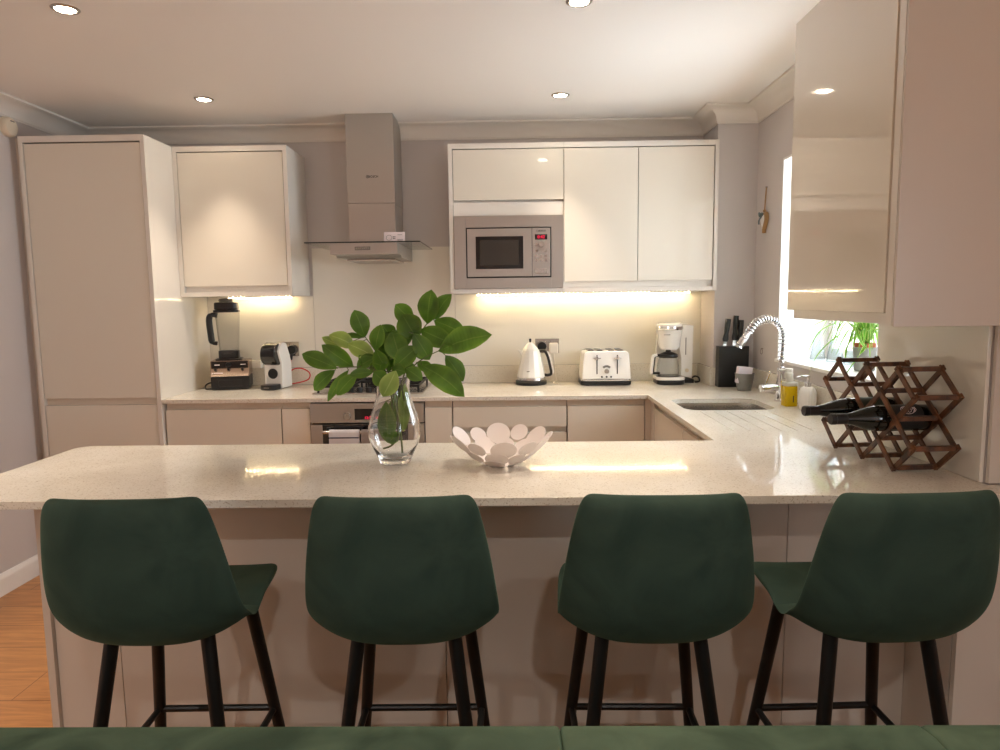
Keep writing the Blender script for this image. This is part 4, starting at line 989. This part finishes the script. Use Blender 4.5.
branch('branch with two tall pointed leaves at the upper right of the vase', [(385, 655, .0), (378, 560, .01), (374, 430, .01), (395, 340, .02), (430, 240, .04), (475, 165, .05), (505, 145, .05)],
       [((478, 165), (492, 36), 74, .05, .04), ((506, 148), (566, 52), 58, .05, .03), ((502, 152), (622, 204), 62, .05, .02), ((452, 186), (572, 240), 70, .03, .0), ((420, 262), (480, 285), 50, .02)], 4)
branch('branch with big glossy leaves reaching out to the right of the vase', [(400, 560, .015), (395, 480, .015), (385, 400, .0), (420, 330, -.02), (470, 290, -.03), (520, 266, -.03)],
       [((520, 268), (717, 202), 92, -.03, -.06), ((545, 282), (613, 380), 62, -.03, -.02), ((455, 320), (617, 434), 84, -.05, -.09), ((540, 240), (622, 236), 30, -.04), ((440, 310), (500, 345), 40, .0), ((398, 332), (458, 374), 50, -.06, -.08)], 5)
branch('short branch with leaves drooping over the rim and down inside the vase', [(312, 634, -.005), (350, 615, -.01), (375, 560, -.01), (358, 470, -.015), (345, 410, -.02), (345, 360, -.04)],
       [((360, 340), (310, 438), 64, -.065, -.075, (.3, -1, .2)), ((275, 345), (328, 388), 58, -.06), ((322, 455), (330, 612), 62, -.02, -.03, (.2, -1, .1)), ((318, 572), (368, 606), 46, -.02), ((395, 385), (388, 570), 44, .02, .01), ((372, 420), (340, 545), 50, .03, .03), ((220, 322), (285, 285), 45, -.02), ((345, 330), (395, 345), 46, -.03)], 6)

# bowl of overlapping discs
BXc, BYc2 = -.033, 2.03
t = thing('bowl', 'white openwork bowl made of overlapping round discs on the breakfast bar', 'bowl', (BXc, BYc2, ZT))
rb, rt, hb = .046, .148, .078
def on_bowl(s): return rb+(rt-rb)*s, .004+hb*(s**1.55)
MB().lathe([(0, .0005), (.047, .0005), (.049, .002), (.047, .0035), (0, .0035)], (BXc, BYc2, ZT), 40).build('base_disc', M_bowl, t)
rnd = random.Random(3)
for s_, n, r_, off in ((.20, 7, .027, 0), (.53, 10, .031, .3), (.87, 12, .033, .1)):
    for k in range(n):
        a = 2*PI*(k+off)/n+rnd.uniform(-.05, .05); s2 = s_+rnd.uniform(-.03, .04); rr, zz = on_bowl(s2)
        r0, z0 = on_bowl(s2-.05); r1, z1 = on_bowl(s2+.05); sl = math.atan2(z1-z0, r1-r0)
        Mx = Matrix.Translation((BXc, BYc2, ZT+zz)) @ Matrix.Rotation(a, 4, 'Z') @ Matrix.Translation((rr, 0, 0)) @ Matrix.Rotation(-sl, 4, 'Y')
        mb = MB(); q = r_*(1.14 if k % 2 else .88)*rnd.uniform(.96, 1.04)
        mb.lathe([(0, -.001), (q, -.001), (q, .001), (0, .001)], (0, 0, .0012*(k % 2)), 28, sx=1.0, sy=.98)
        for v in mb.bm.verts: v.co.z += (v.co.y**2)/(2*max(rr, .05))*.8*math.sin(sl)+(v.co.x**2)*2.5
        mb.xf(Mx).build('disc', M_bowl, t)

# ================================================================== WINDOW SILL
ZS = WZ0+.0045
PXc, PYc = 1.478, 2.872
t = thing('spider_plant', 'spider plant with striped arching leaves in a grey pot on the window sill', 'potted plant', (PXc, PYc, ZS))
MB().lathe([(0, .0005), (.036, .0005), (.040, .004), (.046, .098), (.044, .100), (.041, .096), (.038, .03), (0, .03)], (PXc, PYc, ZS), 40).build('outer_pot', M_potg, t)
MB().lathe([(0, .031), (.036, .031), (.040, .095), (.042, .116), (.0395, .117), (.037, .105), (0, .105)], (PXc, PYc, ZS), 40).build('inner_pot', M_terra, t)
MB().lathe([(0, .112), (.037, .1055), (0, .1052)], (PXc, PYc, ZS), 30).build('soil', M_soil, t)
def ribbon(mb, pts, wid):
    P = smooth_path(pts, 7); n = len(P); b = mb.bm; uvl = b.loops.layers.uv.verify(); rows = []
    for i, p in enumerate(P):
        tt = (P[min(i+1, n-1)]-P[max(i-1, 0)]).normalized(); sd = tt.cross(Vector((0, 0, 1)))
        if sd.length < .05: sd = tt.cross(Vector((0, 1, 0)))
        sd.normalize(); nn = sd.cross(tt); u = i/(n-1); wv = wid/2*(1-.9*u**2.5)*(.6+.4*min(1, u*5))
        rows.append([b.verts.new(p+sd*(k*wv)+nn*(abs(k)*wv*.35)) for k in (-1, -.4, .4, 1)])
    for i in range(n-1):
        for k in range(3):
            f = b.faces.new((rows[i][k], rows[i][k+1], rows[i+1][k+1], rows[i+1][k])); us = (0, .3, .7, 1)
            for lp, (uu, vv) in zip(f.loops, ((k, i), (k+1, i), (k+1, i+1), (k, i+1))): lp[uvl].uv = (us[uu], vv/(n-1))
rnd = random.Random(11); fo = MB(); c0 = Vector((PXc, PYc, ZS+.108))
for k in range(46):
    a = rnd.uniform(0, 2*PI); L = rnd.uniform(.14, .30); up_ = rnd.uniform(.35, 1.15)
    dx, dy = math.cos(a), math.sin(a)
    mxx = .085 if dx > 0 else .16
    hx = dx*min(L*.75, mxx/abs(dx) if abs(dx) > .01 else L)
    hy = dy*L*.75
    e = Vector((hx, hy, L*up_*.35-L*.35)); m1 = Vector((hx*.25, hy*.25, L*.42*up_)); m2 = Vector((hx*.62, hy*.62, L*.55*up_))
    if c0.x+hx > 1.585: continue
    if rnd.random() < .12 and e.z < -.07: e.z = -.07
    ribbon(fo, [c0+Vector((dx*.012, dy*.012, 0)), c0+m1, c0+m2, c0+e], rnd.uniform(.012, .019))
# the long leaves that hang out over the sill
def sillp(px, py, X):
    d = Vector(((px-500)/FPX, -(py-375)/FPX, -1.0)); w_ = Vector((CX.dot(d), CY.dot(d), CZ.dot(d))); return Vector((0, 0, CH))+w_*(X/w_.x)
for path, wd in ((((866, 343, 1.47), (845, 333, 1.42), (818, 355, 1.36), (806, 384, 1.322)), .017), (((864, 343, 1.47), (852, 322, 1.45), (822, 330, 1.41), (808, 352, 1.39)), .016),
                 (((866, 342, 1.47), (858, 336, 1.42), (848, 345, 1.40), (845, 360, 1.385)), .018), (((866, 342, 1.47), (840, 318, 1.45), (812, 326, 1.43), (793, 334, 1.42)), .014),
                 (((866, 344, 1.46), (862, 352, 1.41), (852, 366, 1.385), (846, 374, 1.375)), .015), (((864, 342, 1.47), (856, 330, 1.43), (862, 344, 1.40), (868, 350, 1.395)), .017)):
    ribbon(fo, [sillp(*p) for p in path], wd)
fo.build('foliage', M_spider, t, ang=80)
M_blueg = thin_glass('blue_glass', (0.93, 0.965, 0.985, 1), (0.55, 0.66, 0.74, 1))
for lab, x, y, s_ in (('conical clear glass carafe on the sill, furthest from the spider plant', 1.50, 3.36, 1.0), ('conical clear glass carafe on the sill, in the middle of the three', 1.505, 3.19, 1.08), ('conical clear glass carafe on the sill, right next to the spider plant', 1.51, 3.045, .95)):
    t = thing('glass_carafe', lab, 'carafe', (x, y, ZS), 'glass carafes on the window sill')
    MB().lathe([(p[0]*s_, p[1]*s_) for p in [(0, .0005), (.034, .0005), (.037, .004), (.034, .02), (.024, .08), (.014, .125), (.0125, .150), (.0155, .172), (.014, .172), (.011, .150), (.0125, .125), (.0222, .08), (.032, .02), (.033, .008), (0, .006)]], (x, y, ZS), 40).build('body', M_blueg, t, ang=60)
    MB().lathe([(.0156*s_, .168*s_), (.0168*s_, .170*s_), (.0168*s_, .174*s_), (.0135*s_, .174*s_), (.0135*s_, .170*s_)], (x, y, ZS), 32).build('rim', M_blueg, t)

# ================================================================== ON THE WALLS
hy, hz = 3.690, 1.800
t = thing('heart_ornament', 'small wooden heart hanging by a cord on the wall beside the window', 'ornament', (XR-.01, hy, hz))
def heart(s_): return [(hy+s_*.040*(16*math.sin(a)**3)/16, hz+s_*.058*(13*math.cos(a)-5*math.cos(2*a)-2*math.cos(3*a)-math.cos(4*a))/15.5) for a in [2*PI*k/40 for k in range(40)]]
MB().prism(heart(1), 'x', XR-.022, XR-.002, bev=.003).build('heart', M_twood, t)
MB().prism(heart(.68), 'x', XR-.0245, XR-.0225, bev=.0005).build('inlay', M_white, t)
MB().tube([(XR-.012, hy, hz+.045), (XR-.010, hy, hz+.10), (XR-.006, hy, 1.972)], .0035, 8).sphere((XR-.012, hy, hz+.052), .008).build('hanging_cord', M_twood, t)
MB().tube(smooth_path([(XR-.026, hy+.012, hz+.035), (XR-.030, hy+.03, hz+.045), (XR-.030, hy+.02, hz+.025), (XR-.028, hy, hz+.04), (XR-.030, hy-.02, hz+.03), (XR-.030, hy+.028, hz+.005), (XR-.028, hy+.034, hz-.015)], 5), .004, 8).build('ribbon', M_blue, t)
MB().cyl((XR-.010, hy, 1.974), (XR-.0005, hy, 1.974), .004, seg=12).build('nail', M_steel2, t)
t = thing('wall_ring', 'tiny metal ring fixed to the wall above the worktop corner', 'hook', (XR-.005, 3.687, 1.113))
MB().tube([(XR-.008, 3.687+.014*math.cos(2*PI*k/24), 1.111+.014*math.sin(2*PI*k/24)) for k in range(24)], .0018, 8, True).build('ring', M_steel2, t)
MB().cyl((XR-.010, 3.687, 1.126), (XR-.0005, 3.687, 1.126), .0028, seg=10).build('screw_eye', M_steel2, t)
ay, az = 3.480, 2.289
t = thing('wall_alarm', 'round cream alarm sounder high on the left wall by the tall cabinet', 'alarm', (XL+.001, ay, az))
MXa = Matrix.Translation((XL+.0008, ay, az)) @ Matrix.Rotation(PI/2, 4, 'Y')
MB().lathe([(0, 0), (.049, 0), (.049, .012), (.047, .024), (.040, .032), (.02, .036), (0, .0365)], (0, 0, 0), 44, M=MXa).build('cover', M_cream, t)
MB().box(XL+.034, XL+.0385, ay-.012, ay+.012, az+.024, az+.028).build('vent_slot', M_grey, t)
# the white rounded thing cut off by the left edge
t = thing('floor_bin', 'smooth white round-edged floor-standing bin cut off by the left frame edge', 'bin', (-2.335, 2.70, 0))
MB().lathe([(0, .012), (.128, .012), (.138, .018), (.142, .032), (.142, .50), (.138, .51), (0, .51)], (-2.335, 2.70, 0), 56).build('body', M_appl, t)
MB().lathe([(0, .0), (.125, .0), (.125, .0115), (0, .0115)], (-2.335, 2.70, 0), 40).build('foot_ring', M_appl, t)
MB().lathe([(0, .5105), (.140, .5105), (.140, .530), (.12, .552), (.06, .566), (0, .570)], (-2.335, 2.70, 0), 56).build('lid', M_appl, t)

# recessed ceiling lights
spots = [(-1.525, 2.462, 'ceiling downlight near the top left corner of the photo, nearest on the left'), (.248, 2.483, 'ceiling downlight at the top edge of the photo, nearest on the right'),
         (-1.52, 3.527, 'ceiling downlight in front of the tall cabinet and blender cabinet'), (.262, 3.563, 'ceiling downlight in front of the microwave cabinet')]
def downlight(x, y, lab):
    t = thing('downlight', lab, 'ceiling light', (x, y, ZC), 'recessed ceiling downlights')
    MB().lathe([(.033, -.0035), (.036, -.006), (.043, -.004), (.046, -.0005), (.033, -.0005)], (x, y, ZC), 40).build('trim_ring', M_steel2, t)
    MB().lathe([(0, -.0030), (.0325, -.0030), (.0325, -.0008), (0, -.0008)], (x, y, ZC), 32).build('lamp_face', M_lamp, t)
    return t
for s_ in spots: downlight(*s_)
POS = [(x, y) for x, y, _ in spots]+[(-1.53, 1.38), (.245, 1.40), (-1.53, -.75), (.245, -.75), (-1.53, -2.2), (.245, -2.2)]  # pairs after the fitted spots are unseen lamps, added for fill light

# ================================================================== BAR STOOLS
prof_s = [(.212, .700, .112, .000), (.208, .714, .140, .002), (.192, .724, .164, .005), (.155, .728, .181, .010), (.08, .726, .192, .016), (.0, .722, .199, .022), (-.07, .718, .203, .028), (-.12, .720, .206, .032), (-.152, .734, .207, .034), (-.174, .762, .206, .034), (-.187, .805, .202, .030), (-.196, .86, .195, .025), (-.203, .92, .185, .020), (-.209, .975, .174, .015), (-.213, 1.008, .164, .011), (-.214, 1.024, .150, .010)]
def stool_shell():
    P = [(Vector((0, y, z)), hw, lf) for y, z, hw, lf in prof_s]; n = len(P); nx = 12
    b = bmesh.new(); top, bot = [], []
    for i, (p, hw, lf) in enumerate(P):
        tt = (P[min(i+1, n-1)][0]-P[max(i-1, 0)][0]).normalized()
        nn = Vector((0, tt.z, -tt.y)) * 1.0          # towards the sitter
        if nn.z < 0 and i < 6: nn = -nn
        if i >= 6 and nn.y < 0: nn = -nn
        ra, rb_ = [], []
        for k in range(nx+1):
            u = -1+2*k/nx; th = .050*(1-abs(u)**3*.55)*(1 if 1 < i < n-2 else (.85 if i in (1, n-2) else .6))
            q = p+Vector((u*hw, 0, 0))+nn*(lf*abs(u)**3.0)
            ra.append(b.verts.new(q)); rb_.append(b.verts.new(q-nn*th-Vector((u*hw*.03, 0, 0))))
        top.append(ra); bot.append(rb_)
    for i in range(n-1):
        for k in range(nx):
            b.faces.new((top[i][k], top[i][k+1], top[i+1][k+1], top[i+1][k])); b.faces.new((bot[i][k], bot[i+1][k], bot[i+1][k+1], bot[i][k+1]))
        for k in (0, nx): b.faces.new((top[i][k], top[i+1][k], bot[i+1][k], bot[i][k]))
    for i in (0, n-1):
        for k in range(nx): b.faces.new((top[i][k], top[i][k+1], bot[i][k+1], bot[i][k]))
    bmesh.ops.recalc_face_normals(b, faces=b.faces[:])
    mb = MB(); mb._merge(b); return mb
def make_stool():
    t = thing('bar_stool', 'x', 'bar stool', (0, 0, 0), 'bar stools at the breakfast bar')
    sh = stool_shell().build('seat_shell', M_velvet, t, ang=180)
    sd = sh.modifiers.new('s', 'SUBSURF'); sd.levels = 1; sd.render_levels = 2
    feet = []
    for sx_, sy_ in ((-1, 1), (1, 1), (-1, -1), (1, -1)):
        tp = Vector((sx_*(.113 if sy_ > 0 else .103), .105 if sy_ > 0 else -.105, .690)); ft = Vector((sx_*.188, .205 if sy_ > 0 else -.21, .004))
        MB().tube([tp, ft], [.0155, .0130], 14).build('leg', M_blackm, t)
        MB_f = MB().cyl(ft-Vector((0, 0, .004)), ft+Vector((0, 0, .006)), .015, seg=14)
        MB_f.build('foot_cap', M_black, t)
        feet.append(tp.lerp(ft, (.690-.350)/.686))
    ring = [feet[0], feet[1], feet[3], feet[2]]
    rp = []
    for i in range(4):
        a, c = ring[i], ring[(i+1) % 4]; rp += [a.lerp(c, .04), a.lerp(c, .5), a.lerp(c, .96)]
    MB().tube(rp, .0085, 10, True).build('footrest', M_blackm, t)
    fr = [Vector((-.113, .104, .684)), Vector((.113, .104, .684)), Vector((.103, -.104, .684)), Vector((-.103, -.104, .684))]
    MB().tube([fr[0], fr[1]], .010, 8).tube([fr[2], fr[3]], .010, 8).tube([fr[0], fr[3]], .010, 8).tube([fr[1], fr[2]], .010, 8).build('seat_frame', M_blackm, t)
    return t
proto = make_stool()
stools = [(-.775, 1.52, 1.0, 'dark green velvet bar stool nearest the open wooden floor at the left'),
          (-.234, 1.52, .5, 'dark green velvet bar stool in front of the glass vase'),
          (.297, 1.52, -.5, 'dark green velvet bar stool right of the bowl, third from the wooden floor'),
          (.779, 1.52, 2.5, 'dark green velvet bar stool in front of the wine rack')]
for i, (x, y, a, lab) in enumerate(stools):
    o = proto if i == 0 else copy_tree(proto)
    o.location = (x, y, 0); o.rotation_euler.z = R_(a); o['label'] = lab

# ================================================================== SOFA BACK
t = thing('sofa', 'green velvet sofa back filling the bottom edge of the photo', 'sofa', (-.2, .55, 0))
zt = .865
for x0, x1 in ((-1.35, .0573), (.0580, .5145), (.5152, 1.30)):
    MB().prism([(.63, .40), (.845, .40), (.850, zt-.06), (.842, zt-.025), (.822, zt-.006), (.79, zt), (.70, zt-.002), (.66, zt-.014), (.642, zt-.045)], 'x', x0, x1, bev=.005, seg=3).build('back_cushion', M_sofa, t, ang=60)
MB().box(-1.36, 1.31, -.05, .84, .09, .395, bev=.02, seg=3).build('frame', M_sofa, t)
for x in (-1.28, 1.22):
    for y in (.02, .76): MB().cyl((x, y, 0), (x, y, .0895), .018, .024, seg=16).build('foot', M_blackm, t)

# ================================================================== LIGHT, WORLD, CAMERA
SPOT_W, SKY, EXPO = 25.0, 5.6, 1.2
for i, (x, y) in enumerate(POS):
    ld = bpy.data.lights.new('downlight_and_fill_beam', 'SPOT'); ld.energy = SPOT_W*(1.0 if i < 6 else 1.9); ld.color = (1.0, 0.83, 0.66) if i < 6 else (1.0, 0.94, 0.88)
    ld.spot_size = R_(66 if i < 6 else 150); ld.spot_blend = 1.0; ld.shadow_soft_size = 0.03
    lo = bpy.data.objects.new('downlight_and_fill_beam', ld); C.objects.link(lo); lo.location = (x, y, ZC-.012)
w = bpy.data.worlds.new('overcast'); bpy.context.scene.world = w; w.use_nodes = True; nt = w.node_tree
bg = nt.nodes['Background']; bg.inputs['Color'].default_value = (0.86, 0.93, 1.0, 1); bg.inputs['Strength'].default_value = SKY
pl = bpy.data.lights.new('window_portal', 'AREA'); pl.shape = 'RECTANGLE'; pl.size = WZ1-WZ0; pl.size_y = WY1-WY0; pl.cycles.is_portal = True
po = bpy.data.objects.new('window_portal', pl); C.objects.link(po); po.location = (1.70, (WY0+WY1)/2, (WZ0+WZ1)/2); po.rotation_euler = (0, PI/2, 0)
pl = bpy.data.lights.new('window_portal', 'AREA'); pl.shape = 'RECTANGLE'; pl.size = LZ1-LZ0; pl.size_y = LY1-LY0; pl.cycles.is_portal = True
po = bpy.data.objects.new('window_portal', pl); C.objects.link(po); po.location = (XS+.14, ym, (LZ0+LZ1)/2); po.rotation_euler = (0, PI/2, 0)

cam = bpy.data.cameras.new('camera'); cam.sensor_fit = 'HORIZONTAL'; cam.sensor_width = 36; cam.lens = 36*FPX/1000; cam.clip_start = .02
co = bpy.data.objects.new('camera', cam); C.objects.link(co)
co.matrix_world = Matrix((( CX.x, CX.y, CX.z, 0), (CY.x, CY.y, CY.z, 0), (CZ.x, CZ.y, CZ.z, CH), (0, 0, 0, 1)))
sc = bpy.context.scene; sc.camera = co
vs = sc.view_settings; vs.view_transform = 'Standard'; vs.look = 'None'; vs.gamma = 1.0; vs.exposure = EXPO; vs.use_curve_mapping = False
sc.cycles.use_denoising = True
sc.cycles.max_bounces = 12; sc.cycles.diffuse_bounces = 6; sc.cycles.glossy_bounces = 6; sc.cycles.transmission_bounces = 12; sc.cycles.transparent_max_bounces = 32
sc.cycles.sample_clamp_indirect = 8.0
